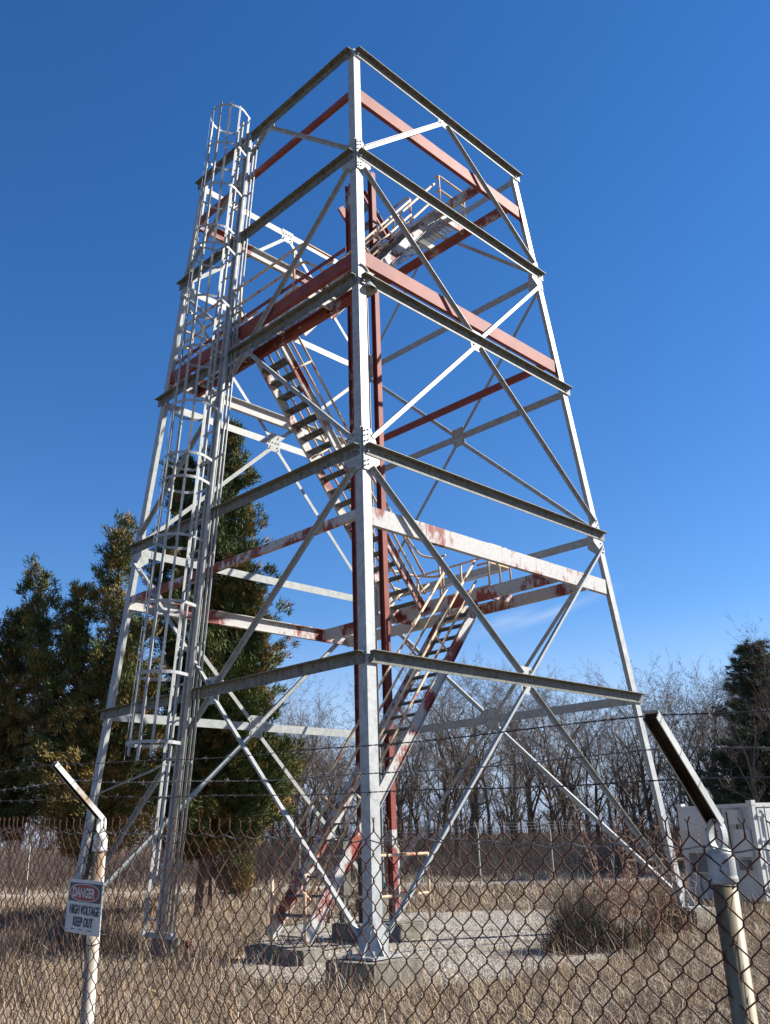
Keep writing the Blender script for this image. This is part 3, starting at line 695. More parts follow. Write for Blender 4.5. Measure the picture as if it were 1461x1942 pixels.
# tension wire woven near the top
mb = MB(); pts = []
t = T0
while t < T1:
    zt = ftop(t); pts.append(fl(ff(t, zt - .066 + .006 * math.sin(t / S * math.pi) + .004 * math.sin(t * 9), .004 + .004 * math.sin(t / S * 2 * math.pi)))); t += .017
mb.tube(pts, .0022, 6); mb.build('tension_wire', M['grey_wire'], fence, smooth=True)
AH, AV = .25, .235
def arm_pt(t, f, off=0.0): # point along arm, f 0..1
    z0 = ftop(t) + .015; return ff(t, z0 + AV * f, -.03 + AH * f)
slots = (.95, .63, .32)
for idx, t in enumerate((0.02, 3.11, -3.05, 6.2)):
    zt = ftop(t); r = .0300
    pm = M['post'] if t != 3.11 else M['post_pale']
    mb = MB(); mb.tube([fl(ff(t, -.2, -r - .004)), fl(ff(t, zt - .10, -r - .004))], r, 28); mb.build('post', pm, fence, smooth=True)
    b = fl(ff(t, 0, -r - .004))
    # cast cap : skirt, shoulder, neck
    prof = [(.0335, zt - .150), (.0355, zt - .145), (.0355, zt - .137), (.0335, zt - .130), (.0335, zt - .090), (.0315, zt - .078), (.027, zt - .070), (.020, zt - .066)]
    mb = MB(); mb.tube([b + UPV * h for _, h in prof], [q for q, _ in prof], 28)
    # eye of the cap: a strap looping up from the shoulders, seen through
    e0 = b + UPV * (zt - .036); pl = []
    for a in np.linspace(-75, 255, 25): pl.append(e0 + FD * (.0185 * math.cos(rad(a))) + UPV * (.038 * math.sin(rad(a))))
    tds = []
    for k_ in range(len(pl)):
        d = (pl[min(k_ + 1, len(pl) - 1)] - pl[max(k_ - 1, 0)]).normalized(); tds.append(d.cross(FN))
    mb.strip(pl, FN, .030, tds, .006)
    mb.build('post_cap', M['cap'] if t != 3.11 else M['arm'], fence, smooth=False)
    # pressed channel arm leaning outwards
    A0 = fl(arm_pt(t, -.06)); A1 = fl(arm_pt(t, 1.02)); d = (A1 - A0).normalized(); side = FD; up = side.cross(d).normalized()
    if up.z < 0: up = -up
    mb = MB(); wd, dp, tk = .0195, .023, .0028
    prof = [(-wd, 0), (wd, 0), (wd, -dp), (wd - tk, -dp), (wd - tk, -tk), (-wd + tk, -tk), (-wd + tk, -dp), (-wd, -dp)]
    mb.extrude(prof, A0, A1, side, up)
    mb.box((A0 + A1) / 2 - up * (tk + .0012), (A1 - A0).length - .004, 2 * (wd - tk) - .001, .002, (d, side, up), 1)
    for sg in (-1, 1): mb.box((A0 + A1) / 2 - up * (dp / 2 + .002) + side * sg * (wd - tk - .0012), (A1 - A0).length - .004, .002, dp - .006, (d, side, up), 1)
    # rounded tip
    mb.extrude([(wd * math.cos(rad(a)), 0) for a in (0, 180)] + [(-wd, -tk), (wd, -tk)], A1, A1 + d * .006, side, up)
    for s_ in slots:  # the cut tabs that grip the wires
        c = A0.lerp(A1, s_); mb.box(c + up * .004 + d * .004, .012, .004, .006, (d, side, up))
        mb.box(c - up * .012 - side * (wd - .004) * 1.0, .020, .004, .014, (d, side, up))
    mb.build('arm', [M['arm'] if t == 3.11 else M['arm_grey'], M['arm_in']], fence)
    # tie bands
    for zz in (zt - .15, zt - .55, zt - .95):
        mb = MB(); ring = [b + UPV * (zz + .004 * math.sin(a * 2)) + FD * ((r + .003) * math.cos(a)) + FN * ((r + .003) * math.sin(a)) for a in np.linspace(0, 2 * math.pi, 17)[:-1]]
        mb.tube(ring, .0022, 5, closed=True); mb.build('tie_wire', M['dark_wire'], fence)
# three barbed wires
for wi, s_ in enumerate(slots):
    mb = MB(); supports = [-3.05, 0.02, 3.11, 6.2]
    def wire_pt(t):
        for a, b_ in zip(supports[:-1], supports[1:]):
            if a <= t <= b_:
                k = (t - a) / (b_ - a); P = arm_pt(a, s_).lerp(arm_pt(b_, s_), k); return fl(P) + UPV * (.010 - 4 * k * (1 - k) * (.014 + .010 * ((wi + 1) % 3)) + .0025 * math.sin(t * 6 + wi))
        return fl(arm_pt(t, s_)) + UPV * .01
    ts = np.arange(-3.05, 6.2, .012)
    for ph in (0, math.pi):
        pts = []
        for t in ts:
            p = wire_pt(t); a = t * 2 * math.pi / .055 + ph; pts.append(p + UPV * (.0014 * math.cos(a)) + FN * (.0014 * math.sin(a)))
        mb.tube(pts, .0012, 4)
    t = -3.0 + wi * .04; rr = random.Random(wi)
    while t < 6.15:
        p = wire_pt(t); 
        for j in range(4):
            a = rr.uniform(0, 6.28); dirv = (UPV * math.cos(a) + FN * math.sin(a) + FD * rr.uniform(-.8, .8)).normalized()
            q = p + FD * ((j % 2) * .006 - .003)
            mb.tube([q - dirv * .002, q + dirv * .016], [.0012, .0005], 4)
        for j in (-1, 1): mb.tube([p + FD * .005 * j + UPV * .0028 * math.cos(x) + FN * .0028 * math.sin(x) for x in np.linspace(0, 6.28, 7)[:-1]], .001, 4, closed=True)
        t += rr.uniform(.115, .135)
    mb.build('barbed_wire', M['dark_wire'] if wi != 1 else M['grey_wire'], fence)

# danger sign wired to the mesh
SCN = [ (3.245, 1.834), (2.925, 1.822), (2.937, 1.594), (3.265, 1.606)]
c = [ff(t, z, .035) for t, z in SCN]
ex = ((c[1] - c[0]) + (c[2] - c[3])).normalized(); ey = ((c[0] - c[3]) + (c[1] - c[2])); ez = ex.cross(ey).normalized(); ey = ez.cross(ex).normalized()
ctr = (c[0] + c[1] + c[2] + c[3]) / 4; SW, SH = .322, .230
# true plate is 10 x 14 in proportion on its wide side foreshortened
sign = empty('danger_sign', ctr); sign.rotation_euler = Matrix((ex, ey, ez)).transposed().to_euler()
tag(sign, 'white danger sign with red oval wired to the fence by the left post', 'sign')
def sign_poly(name, pts, z, mat, parent, t=.0006):
    mb = MB(); k = len(pts); mb.add([(x, y, z) for x, y in pts] + [(x, y, z - t) for x, y in pts], [tuple(range(k)), tuple(range(k, 2 * k))[::-1]] + [(i, i + k, (i + 1) % k + k, (i + 1) % k) for i in range(k)]); return mb.build(name, mat, parent)
M['sign_white'] = two_tone('sign_white', (0.36, 0.375, 0.365), (0.48, 0.50, 0.49), 9, 0.45, 0.3, 0.6, spec=0.4)
M['sign_black'] = plain('sign_black', (0.02, 0.022, 0.03), .45, .4); M['sign_red'] = two_tone('sign_red', (0.20, 0.012, 0.02), (0.30, 0.03, 0.035), 12, .45)
M['sign_blue'] = plain('sign_ink', (0.018, 0.022, 0.05), .5, .3)
rx, ry = SW / 2, SH / 2
def rrect(x0, x1, y0, y1, r=.008):
    out = []
    for cx_, cy_, a0 in ((x1 - r, y1 - r, 0), (x0 + r, y1 - r, 90), (x0 + r, y0 + r, 180), (x1 - r, y0 + r, 270)):
        for a in (0, 30, 60, 90): out.append((cx_ + r * math.cos(rad(a0 + a)), cy_ + r * math.sin(rad(a0 + a))))
    return out
pl_ = sign_poly('sign_plate', rrect(-rx, rx, -ry, ry), 0, M['sign_white'], sign, .0025)
sign_poly('black_panel', rrect(-rx + .014, rx - .012, ry - .095, ry - .014, .003), .0014, M['sign_black'], pl_)
def oval(a, b, cx=0, cy=0, p=2.6, n=40):
    out = []
    for k in range(n):
        t = 2 * math.pi * k / n; c_, s_ = math.cos(t), math.sin(t); out.append((cx + a * math.copysign(abs(c_) ** (2 / p), c_), cy + b * math.copysign(abs(s_) ** (2 / p), s_)))
    return out
oy = ry - .0545
sign_poly('oval_border', oval(.136, .0375, .001, oy), .0028, M['sign_white'], pl_); sign_poly('red_oval', oval(.129, .0340, .001, oy), .0042, M['sign_red'], pl_)
def text_mesh(name, s, size, cx, cy, z, sx, mat, parent, bold=.012):
    cu = bpy.data.curves.new(name, 'FONT'); cu.body = s; cu.size = 1; cu.align_x = 'CENTER'; cu.align_y = 'CENTER'; cu.extrude = .01; cu.offset = bold; cu.resolution_u = 3
    ob = bpy.data.objects.new(name + '_tmp', cu); COL.objects.link(ob); dg = bpy.context.evaluated_depsgraph_get(); dg.update()
    me = bpy.data.meshes.new_from_object(ob.evaluated_get(dg)); bpy.data.objects.remove(ob); bpy.data.curves.remove(cu)
    co = np.zeros(len(me.vertices) * 3, dtype=np.float32); me.vertices.foreach_get('co', co); co = co.reshape(-1, 3)
    w = co[:, 0].max() - co[:, 0].min(); h = co[:, 1].max() - co[:, 1].min(); mx = (co[:, 0].max() + co[:, 0].min()) / 2; my = (co[:, 1].max() + co[:, 1].min()) / 2
    co[:, 0] = (co[:, 0] - mx) * (sx / w) + cx; co[:, 1] = (co[:, 1] - my) * (size / h) + cy; co[:, 2] = co[:, 2] * .05 + z
    me.vertices.foreach_set('co', co.ravel()); me.materials.clear(); me.materials.append(mat); me.update(); me.name = name
    o = bpy.data.objects.new(name, me); COL.objects.link(o); o.parent = parent; return o
text_mesh('lettering', 'DANGER', .043, .001, oy, .0062, .208, M['sign_white'], pl_, .03)
text_mesh('lettering', 'HIGH VOLTAGE', .040, .010, -.014, .0024, .272, M['sign_blue'], pl_, .012)
text_mesh('lettering', 'KEEP OUT', .040, .006, -.065, .0024, .180, M['sign_blue'], pl_, .012)
for x in (-.085, -.008, .07): sign_poly('small_print', [(x - .02, -.099), (x + .02, -.099), (x + .02, -.096), (x - .02, -.096)], .0012, M['sign_blue'], pl_, .0004)
mb = MB()
for x, y in ((-rx + .008, ry - .008), (rx - .008, ry - .008), (rx - .008, -ry + .008), (-rx + .008, -ry + .008)): mb.tube([(x, y, .002), (x + .01, y + .004, .006), (x + .022, y + .002, -.03)], .0014, 5)
mb.build('tie_wire', M['grey_wire'], pl_)

# ------------------------------------------------------------------ far perimeter fence
ffp = [(-22.3, 37.5), (-15.6, 35.0), (-13.0, 33.6), (-6.4, 32.0), (-3.3, 32.5), (-.25, 33.0), (2.95, 34.0), (6.2, 38.0), (9.7, 43.0), (14.0, 46.5), (19.0, 50.0)]
far = empty('boundary_fence', (0, 33, 0)); tag(far, 'far thin mesh fence with barbed strands, beyond the tower before the bare trees', 'fence')
FM = galv('pale_fence_steel', (0.36, 0.36, 0.33), (0.2, 0.2, 0.18), .7, .85)
for (x, y) in ffp:
    mb = MB(); mb.tube([(x, y - 33, -.1), (x, y - 33, 2.02)], .034, 7); mb.tube([(x, y - 33, 2.0), (x - .1, y - 33.1, 2.35)], .02, 5); mb.build('post', FM, far)
mb = MB()
for zz in (2.08, 2.2, 2.32):
    for a, b in zip(ffp[:-1], ffp[1:]): mb.tube([(a[0], a[1] - 33, zz), ((a[0] + b[0]) / 2, (a[1] + b[1]) / 2 - 33, zz - .03), (b[0], b[1] - 33, zz)], .0045, 3)
mb.build('barbed_wire', M['grey_wire'], far)
mb = MB()
for a, b in zip(ffp[:-1], ffp[1:]):
    A = Vector((a[0], a[1] - 33, 0)); B = Vector((b[0], b[1] - 33, 0)); L = (B - A).length; d = (B - A) / L; H = 1.95; sp = .12; k = -H
    while k < L:
        for sg in (1, -1):
            s0, s1 = k, k + H; z0, z1 = (0, H) if sg > 0 else (H, 0)
            if s0 < 0: z0 = z0 + (z1 - z0) * (-s0) / H; s0 = 0
            if s1 > L: z1 = z1 + (z0 - z1) * (s1 - L) / (s1 - s0) if s1 > s0 else z1; s1 = L
            if s1 - s0 > .05: mb.tube([A + d * s0 + UPV * z0, A + d * s1 + UPV * z1], .0022, 3)
        k += sp
mb.build('wire_mesh', M['grey_wire'], far)
# ------------------------------------------------------------------ low pipe barrier at the right
bar = empty('pipe_barrier', (9.4, 29.5, 0)); tag(bar, 'low tan pipe barrier beyond the right tower leg', 'barrier')
M['tanpipe'] = two_tone('tan_pipe', (0.45, 0.34, 0.22), (0.62, 0.50, 0.36), 4, .6)
mb = MB(); mb.tube([(-2.2, .3, 1.02), (2.9, -.5, 1.02)], .035, 7); mb.build('rail', M['tanpipe'], bar)
for x, y in ((-2.2, .3), (0.3, -.1), (2.9, -.5)):
    mb = MB(); mb.tube([(x, y, 0), (x, y, 1.02)], .035, 7); mb.build('post', M['tanpipe'], bar)

# ------------------------------------------------------------------ shipping container with equipment at its end
CA = rad(33); CB = Vector((9.34, 24.6, 0))
cont = empty('shipping_container', CB, CA); tag(cont, 'white shipping container with a cooling unit at its end, beyond the fence on the right', 'container')
# local: +x along the long side, +y along the end face; near corner at origin
CL, CWD, CH, C0 = 6.06, 2.44, 2.50, .13
wt = M['cont']
def cbox(name, x0, x1, y0, y1, z0, z1, mat, parent=cont, bev=0.0):
    mb = MB(); mb.box(((x0 + x1) / 2, (y0 + y1) / 2, (z0 + z1) / 2), x1 - x0, y1 - y0, z1 - z0); return mb.build(name, mat, parent)
cbox('body', .06, CL - .06, .06, CWD - .06, C0 + .08, CH - .06, wt)
fr = MB()
for x in (0.06, CL - .06):
    for y in (0.06, CWD - .06): fr.box((x, y, (C0 + CH) / 2), .13, .13, CH - C0)
for y in (.05, CWD - .05):
    fr.box((CL / 2, y, CH - .05), CL - .26, .10, .10); fr.box((CL / 2, y, C0 + .08), CL - .26, .10, .16)
for x in (.05, CL - .05):
    fr.box((x, CWD / 2, CH - .05), .10, CWD - .26, .10); fr.box((x, CWD / 2, C0 + .08), .10, CWD - .26, .16)
for x in (0.07, CL - .07):
    for y in (0.07, CWD - .07):
        for z in (C0 + .05, CH + .01): fr.box((x, y, z), .17, .17, .12)
fr.build('frame', wt, cont)
# long side: two pairs of hinged doors with lock rods (faces -y)
for i in range(5):
    x0 = .2 + i * 1.14
    d = cbox('door', x0, x0 + 1.10, -.005, .055, C0 + .2, CH - .14, wt)
    mb = MB(); mb.box((x0 + .55, -.015, 1.9), .86, .02, .82); mb.box((x0 + .55, -.015, .95), .86, .02, .72); mb.build('door_panel', wt, d)
    for rx_ in (.22, .9):
        mb = MB(); mb.tube([(x0 + rx_, -.06, C0 + .12), (x0 + rx_, -.06, CH - .08)], .019, 8)
        for zz in (.35, .95, 1.55, 2.2): mb.box((x0 + rx_, -.04, zz), .09, .06, .05)
        mb.box((x0 + rx_ + .12, -.07, 1.15), .3, .02, .03); mb.build('lock_rod', M['galv_white'], d)
    for zz in (.45, 1.0, 1.6, 2.2):
        mb = MB(); mb.box((x0 - .01, -.03, zz), .14, .05, .07); mb.build('hinge', wt, d)
# end face (faces -x): recessed equipment panel, vents and boxes
e = cbox('cooling_unit', -.05, .05, 1.02, CWD - .12, C0 + .62, CH - .10, wt)
cbox('vent_panel', -.07, -.04, 1.10, 2.2, .80, 1.28, M['cont_grey'], e)
mb = MB()
for k in range(9): mb.box((-.062, 1.30 + k * .045, 1.52), .02, .018, .22)
mb.build('louvre', M['cont_grey'], e); cbox('access_panel', -.075, -.045, 1.06, 2.26, 1.34, 1.72, wt, e); cbox('access_panel', -.075, -.045, 1.06, 2.26, 1.76, 2.36, wt, e)
cbox('label_plate', -.08, -.074, 1.42, 1.52, 1.83, 1.91, M['black'], e); cbox('label_plate', -.08, -.074, 1.12, 1.17, 1.80, 1.86, M['black'], e)
cbox('junction_box', -.16, .04, .36, .66, 1.98, 2.34, wt); cbox('junction_box', -.12, .04, .16, .62, 1.18, 1.86, wt)
mb = MB(); mb.tube([(-.03, .52, 1.98), (-.03, .52, 1.86)], .02, 6); mb.tube([(-.03, .80, 2.3), (-.03, .80, .5), (-.03, 1.1, .35)], .018, 6); mb.build('conduit', M['black'], cont)
cbox('switch_box', -.14, .04, .30, .56, .86, 1.10, M['cont_grey'])
for k, (y, zb_) in enumerate(((1.2, .3), (1.35, .22), (1.55, .35), (1.9, .3))):
    mb = MB(); mb.tube([(-.02, y, .78), (-.06, y + .03, .5), (-.03, y + .02, zb_)], .025, 6); mb.build('hose', M['cont_grey'], cont)
# broken clay pipe and dark rubble beside the ladder foot
mb = MB(); p = tw(-h0 + .05, .02); mb.tube([(p.x, p.y, .0), (p.x - .12, p.y + .05, .36)], [.085, .08], 10); o = mb.build('clay_pipe', two_tone('terracotta_pipe', (0.07, 0.03, 0.02), (0.19, 0.09, 0.06), 8, .9), None); tag(o, 'short broken reddish clay pipe in the grass beside the ladder foot', 'pipe')

# ------------------------------------------------------------------ evergreen trees
def rand_unit(rs, n): v = rs.normal(0, 1, (n, 3)); return v / np.linalg.norm(v, axis=1)[:, None]
def evergreen(name, x, y, leaders, nb, seed, label, group, brown=.4, clumps=8, per=16, leaf=(.17, .055), pitch=(18, 50), zb=2.0, mats=None, layered=False, lowbrown=.5, trunk_r=.17, droop=0.0, prof_pow=.8):
    """leaders: list of (dx,dy,height,radius,weight)"""
    rs = np.random.RandomState(seed); root = empty(name, (x, y, 0)); tag(root, label, 'tree', group)
    mats = mats or M['cedar']; tr = MB(); C = []; Dd = []; Bm = []
    for (dx, dy, H, R, wgt, zlo) in leaders:
        steps = 7; main = (dx, dy) == tuple(leaders[0][:2]); fk = .24 if not main else 0.0
        pts = [Vector((leaders[0][0] * .3 * min(1, k / steps / .24) + (dx - leaders[0][0] * .3) * max(0, (k / steps - fk) / (1 - fk)) ** .6 + rs.normal(0, .02), leaders[0][1] * .3 + (dy - leaders[0][1] * .3) * max(0, (k / steps - fk) / (1 - fk)) ** .6 + rs.normal(0, .02), H * .97 * k / steps)) for k in range(steps + 1)]
        ks = range(0 if main else 1, steps + 1)
        tr.tube([pts[k] for k in ks], [trunk_r * (1 if main else .5) * (1 - k / steps) ** .8 + .012 for k in ks], 7)
        n = int(nb * wgt)
        for b in range(n):
            f = rs.beta(1.0, 1.25) * .985; z0 = zlo + (H - zlo) * f
            if layered: z0 = zlo + (H - zlo) * (round(f * 13) / 13 + rs.normal(0, .012))
            k = min(steps, z0 / (H * .97) * steps); kk = int(min(steps - 1, k)); base = pts[kk].lerp(pts[kk + 1], min(1.3, k - kk))
            az = rs.uniform(0, 2 * math.pi); rr = R * (1 - f) ** prof_pow * (.62 + .38 * math.sin(az * 3 + seed + z0 * 1.3)) * rs.uniform(.75, 1.15) + .12
            if f < .12: rr *= .75 + f * 2
            pit = rad(rs.uniform(*pitch)) * (0.6 + .6 * f); d = Vector((math.cos(az) * math.cos(pit), math.sin(az) * math.cos(pit), math.sin(pit)))
            Lb = rr / max(.4, math.cos(pit)); P0 = base; P1 = base + d * Lb * .6 + Vector((0, 0, -droop * Lb * .3)); P2 = base + d * Lb + Vector((0, 0, .12 * Lb - droop * Lb * .4))
            if Lb > .5: tr.tube([P0, P1, P2], [.035 * Lb / 2 + .008, .012 * Lb / 2 + .005, .004], 4)
            br = (rs.uniform() < np.clip(brown * (1.25 - f * .8) + .45 * math.sin(az * 2 + seed) * math.sin(z0 * 1.1 + seed), .03, .95))
            nc = max(3, int(clumps * (.35 + Lb / 2.2)))
            for c_ in range(nc):
                s = rs.uniform(.28, 1.04); q = (P0.lerp(P1, s / .6) if s < .6 else P1.lerp(P2, (s - .6) / .4))
                C.append((q.x + rs.normal(0, .13), q.y + rs.normal(0, .13), q.z + rs.normal(0, .10 if not layered else .05))); Dd.append((d.x, d.y, d.z + .35 if not layered else d.z + .1)); Bm.append(1 if (br and rs.uniform() < .8) or rs.uniform() < brown * .2 else 0)
    per = int(per * 2.5); C = np.array(C); Dd = np.array(Dd); Bm = np.array(Bm); n = len(C); N = n * per
    c = np.repeat(C, per, 0); d = np.repeat(Dd, per, 0) * 1.1 + rand_unit(rs, N) * .95; d /= np.linalg.norm(d, axis=1)[:, None]
    c = c + rand_unit(rs, N) * (rs.uniform(0, 1, (N, 1)) ** .6) * .17 * np.array([1, 1, 1.0 if not layered else .5])
    side = np.cross(d, rand_unit(rs, N)); side /= np.linalg.norm(side, axis=1)[:, None] + 1e-9
    Ll = leaf[0] * .80 * rs.uniform(.5, 1.5, (N, 1)); Wl = leaf[1] * .56 * rs.uniform(.6, 1.3, (N, 1))
    v = np.stack([c - side * Wl * .5, c + side * Wl * .5, c + d * Ll], 1).reshape(-1, 3); f_ = np.arange(N * 3).reshape(-1, 3)
    mi = np.repeat(Bm, per) if len(mats) > 1 else None
    np_mesh('crown', v, f_, 3, mats, mi, root); tr.build('trunk', M['cedarbark'], root)
    return root
CG = 'cedars on the left behind the tower'
evergreen('cedar_tree', -5.55, 27.0, [(.45, 0, 15.1, 2.9, .66, 1.5), (-1.2, .2, 14.0, 2.4, .46, 3.0), (1.2, -.2, 9.6, 2.3, .42, 1.4)], 620, 11, 'tallest dense green cedar with a pointed top, behind the caged ladder', CG, .22, 9, 19, (.19, .062))
evergreen('cedar_tree', -8.0, 24.4, [(.35, 0, 11.0, 1.5, .36, 2.0), (-.9, .3, 9.0, 1.8, .36, 2.0), (-2.1, -.1, 9.7, 1.3, .34, 2.2), (.9, .2, 8.0, 2.2, .46, 1.4)], 440, 23, 'ragged bronze green cedar with several open arms, left of the tower', CG, .62, 8, 17, (.17, .055), trunk_r=.18)
evergreen('cedar_tree', -11.6, 25.2, [(.9, 0, 8.4, 2.3, .5, 2.0), (-.8, .4, 9.0, 2.6, .5, 2.0), (-2.6, 0, 8.6, 2.4, .4, 2.2)], 420, 37, 'broad bronze cedar at the left edge of the view', CG, .52, 8, 17, (.17, .055))
evergreen('cedar_tree', -16.6, 27.0, [(.9, 0, 9.4, 2.6, .6, 2.0), (-1.2, .4, 8.6, 2.6, .5, 2.0)], 260, 41, 'broad cedar standing beyond the left edge cedar', CG, .5, 8, 14, (.19, .062))
evergreen('cedar_tree', -5.9, 30.5, [(0, 0, 7.2, 2.6, .6, 1.8), (2.0, -.4, 4.9, 1.9, .5, 1.8)], 300, 53, 'low bushy bronze cedar under the tallest one', CG, .78, 8, 15, (.19, .062))
evergreen('cedar_sapling', -5.75, 34.4, [(0, 0, 3.5, .95, 1, .2)], 130, 61, 'small brownish cedar sapling beyond the far fence', None, .6, 8, 14, (.18, .06), trunk_r=.06)
evergreen('pine_tree', 17.9, 44.0, [(0, 0, 10.7, 4.0, 1, 1.4), (1.8, .6, 10.4, 3.2, .6, 3.0)], 420, 71, 'tall dark pine with tiered boughs behind the container', 'pines behind the container', 0, 12, 17, (.26, .06), (2, 26), mats=M['pine'], layered=True, prof_pow=.75)
evergreen('pine_tree', 24.5, 45.5, [(0, 0, 11.8, 3.6, 1, 1.4)], 240, 73, 'tall dark pine beyond the right edge of the container', 'pines behind the container', 0, 12, 14, (.26, .06), (2, 26), mats=M['pine'], layered=True, prof_pow=.75)

# ------------------------------------------------------------------ bare winter trees
def bare_tree(name, seed, H, spread=1.0, forks=4):
    rs = random.Random(seed); mb = MB(); tw_ = MB()
    kids = {0: (forks + 1, 9), 1: (3, 6), 2: (2, 6), 3: (1, 5), 4: (0, 4), 5: (0, 0)}
    def grow(p, d, L, r, depth):
        n = (7, 6, 5, 4, 3, 2)[depth]; pts = [p]; rads = [r]; dd = d.copy(); q = p.copy(); wob = (.05, .13, .19, .24, .26, .26)[depth]
        for k in range(n):
            dd = (dd + Vector((rs.gauss(0, wob), rs.gauss(0, wob), .02 if depth == 0 else rs.uniform(-.04, .13)))).normalized(); q = q + dd * L / n; pts.append(q.copy()); rads.append(max(.0042, r * (1 - .55 * (k + 1) / n)))
        (mb if r > .022 else tw_).tube(pts, rads, 7 if depth == 0 else 5 if r > .03 else 3)
        big, small = kids[depth]
        def child(f, ang, LL, rr, dep):
            k = min(n - 1, int(f * n)); b = pts[k].lerp(pts[k + 1], f * n - k); loc = (pts[k + 1] - pts[k]).normalized()
            ax = loc.orthogonal().normalized(); ax.rotate(Matrix.Rotation(rs.uniform(0, 6.28), 3, loc)); nd = loc.copy(); nd.rotate(Matrix.Rotation(rad(ang) * spread, 3, ax))
            nd = (nd + Vector((0, 0, .10))).normalized(); grow(b, nd, LL, max(rr, .0055), dep)
        if depth == 5: return
        for i in range(big):          # the limbs that carry the crown
            f = 1.0 if i == 0 else rs.uniform(.45, .97)
            child(f, rs.uniform(6, 20) if i == 0 else rs.uniform(20, 44), L * rs.uniform(.55, .85) * (1 if depth == 0 else .8), rads[-1] * rs.uniform(.62, .9), min(depth + 1, 5))
        for i in range(small):        # side branches and twigs
            child(rs.uniform(.25, 1.0), rs.uniform(35, 78), L * rs.uniform(.16, .42) * (.8 if depth == 0 else 1.1), r * rs.uniform(.16, .32), min(5, depth + 2 if depth < 2 else depth + 1))
    grow(Vector((0, 0, -.1)), Vector((rs.gauss(0, .06), rs.gauss(0, .06), 1)).normalized(), H * .50, H * .0145, 0)
    root = empty(name, (0, 0, 0)); t1 = mb.build('trunk', M['bark'], root); t2 = tw_.build('crown', M['twig'], root)
    zmax = max(v[2] for v in tw_.v); root['h'] = zmax; return root
TREEMODELS = [bare_tree('bare_tree', 100 + i, 11.0, [1.0, .8, 1.15, .75, .95, .7, 1.2][i], [4, 3, 5, 3, 4, 3, 4][i]) for i in range(7)]
tops = [(-30, 9.0), (-12, 8.5), (-6, 8.6), (-4.4, 10.2), (-2, 8.3), (0, 8.8), (2.5, 9.6), (4.0, 11.0), (6.0, 9.8), (8, 9.6), (10, 9.2), (12.5, 9.0), (14.5, 8.6), (16, 9.8), (18, 9.8), (22, 9.5), (30, 9.5)]
def top_at(xs): # xs = x scaled to 50 m
    for (a, ha), (b, hb) in zip(tops[:-1], tops[1:]):
        if a <= xs <= b: return ha + (hb - ha) * (xs - a) / (b - a)
    return 9.0
rs = random.Random(77); spots = []
for i in range(1800):
    y = rs.uniform(47, 64); x = rs.uniform(-33, 33)
    xs = x * 50 / y
    if xs < -8 and rs.random() < .55: continue
    if all((x - a) ** 2 + (y - b) ** 2 > 1.15 ** 2 for a, b in spots): spots.append((x, y))
    if len(spots) >= 150: break
spots.sort()
hints = ['slender', 'forked', 'wide crowned', 'leaning', 'thick trunked']
for i, (x, y) in enumerate(spots):
    src = TREEMODELS[i % 7]; o = src if i < 7 else copy_tree(src)
    o.location = (x, y, 0); h = top_at(x * 50 / y) * (y / 50) * rs.choice((rs.uniform(.72, .9), rs.uniform(.95, 1.15), rs.uniform(1.0, 1.28)))
    if y > 56: h *= .95
    s = h / src['h']; wv = s * rs.uniform(.9, 1.25); o.scale = (wv, wv, s); o.rotation_euler = (rs.gauss(0, .025), rs.gauss(0, .025), rs.uniform(0, 6.28))
    tag(o, 'leafless grey brown tree in the bare row beyond the field', 'tree', 'bare trees in the row beyond the field')
for o in TREEMODELS: del o['h']
# a few nearer bare trees right of the tower, in front of the pine
for i, (x, y, h) in enumerate(((15.6, 40.5, 8.3), (17.2, 42.5, 8.9), (13.4, 43.5, 8.0), (19.4, 41.0, 8.0))):
    o = copy_tree(TREEMODELS[(i * 2 + 1) % 7]); s = h / 9.3; o.location = (x, y, 0); o.scale = (s * .9, s * .9, s * .9); o.rotation_euler = (0, 0, i * 1.7)
    tag(o, 'leafless tree standing in front of the dark pine, behind the container', 'tree', 'bare trees in front of the pine')

# ------------------------------------------------------------------ brush, weeds, grass (masses nobody could count)
def stems(name, n, pos_fn, h_fn, w, lean, mats, seed, label, cat, segs=3, side_twigs=0, kind='stuff'):
    rs = np.random.RandomState(seed); P = pos_fn(rs, n); n = len(P); H = h_fn(rs, P); az = rs.uniform(0, 2 * math.pi, n)
    L = rs.normal(0, lean, (n, 2)); curve = rs.normal(0, lean * .8, (n, 2)); wd = w * rs.uniform(.6, 1.4, n)
    sx = np.cos(az) * wd; sy = np.sin(az) * wd; vs = []
    for k in range(segs + 1):
        f = k / segs; px = P[:, 0] + H * (L[:, 0] * f + curve[:, 0] * f * f); py = P[:, 1] + H * (L[:, 1] * f + curve[:, 1] * f * f)
        pz = H * f * np.sqrt(np.clip(1 - (L ** 2).sum(1) * f * .5, .2, 1)); t = 1 - f * .85
        vs.append(np.stack([px - sx * t, py - sy * t, pz], 1)); vs.append(np.stack([px + sx * t, py + sy * t, pz], 1))
    V = np.stack(vs, 1).reshape(-1, 3); b = (np.arange(n) * (segs + 1) * 2)[:, None]
    F = np.concatenate([np.stack([b[:, 0] + 2 * k, b[:, 0] + 2 * k + 1, b[:, 0] + 2 * k + 3, b[:, 0] + 2 * k + 2], 1) for k in range(segs)])
    pn = np.sin(P[:, 0] * 1.9 + np.sin(P[:, 1] * 1.3) * 1.7) * np.sin(P[:, 1] * 1.6 - np.cos(P[:, 0] * .9) * 2)
    mi = np.tile(np.clip(rs.randint(0, 100, n) + (pn * 26).astype(int), 0, 99) if len(mats) == 4 else rs.randint(0, 100, n), segs); r = np.array([0] * 34 + [1] * 36 + [2] * 24 + [3] * 6)[mi] if len(mats) == 4 else (mi % len(mats))
    o = np_mesh(name, V, F, 4, mats, r); tag(o, label, cat, None, kind); return o
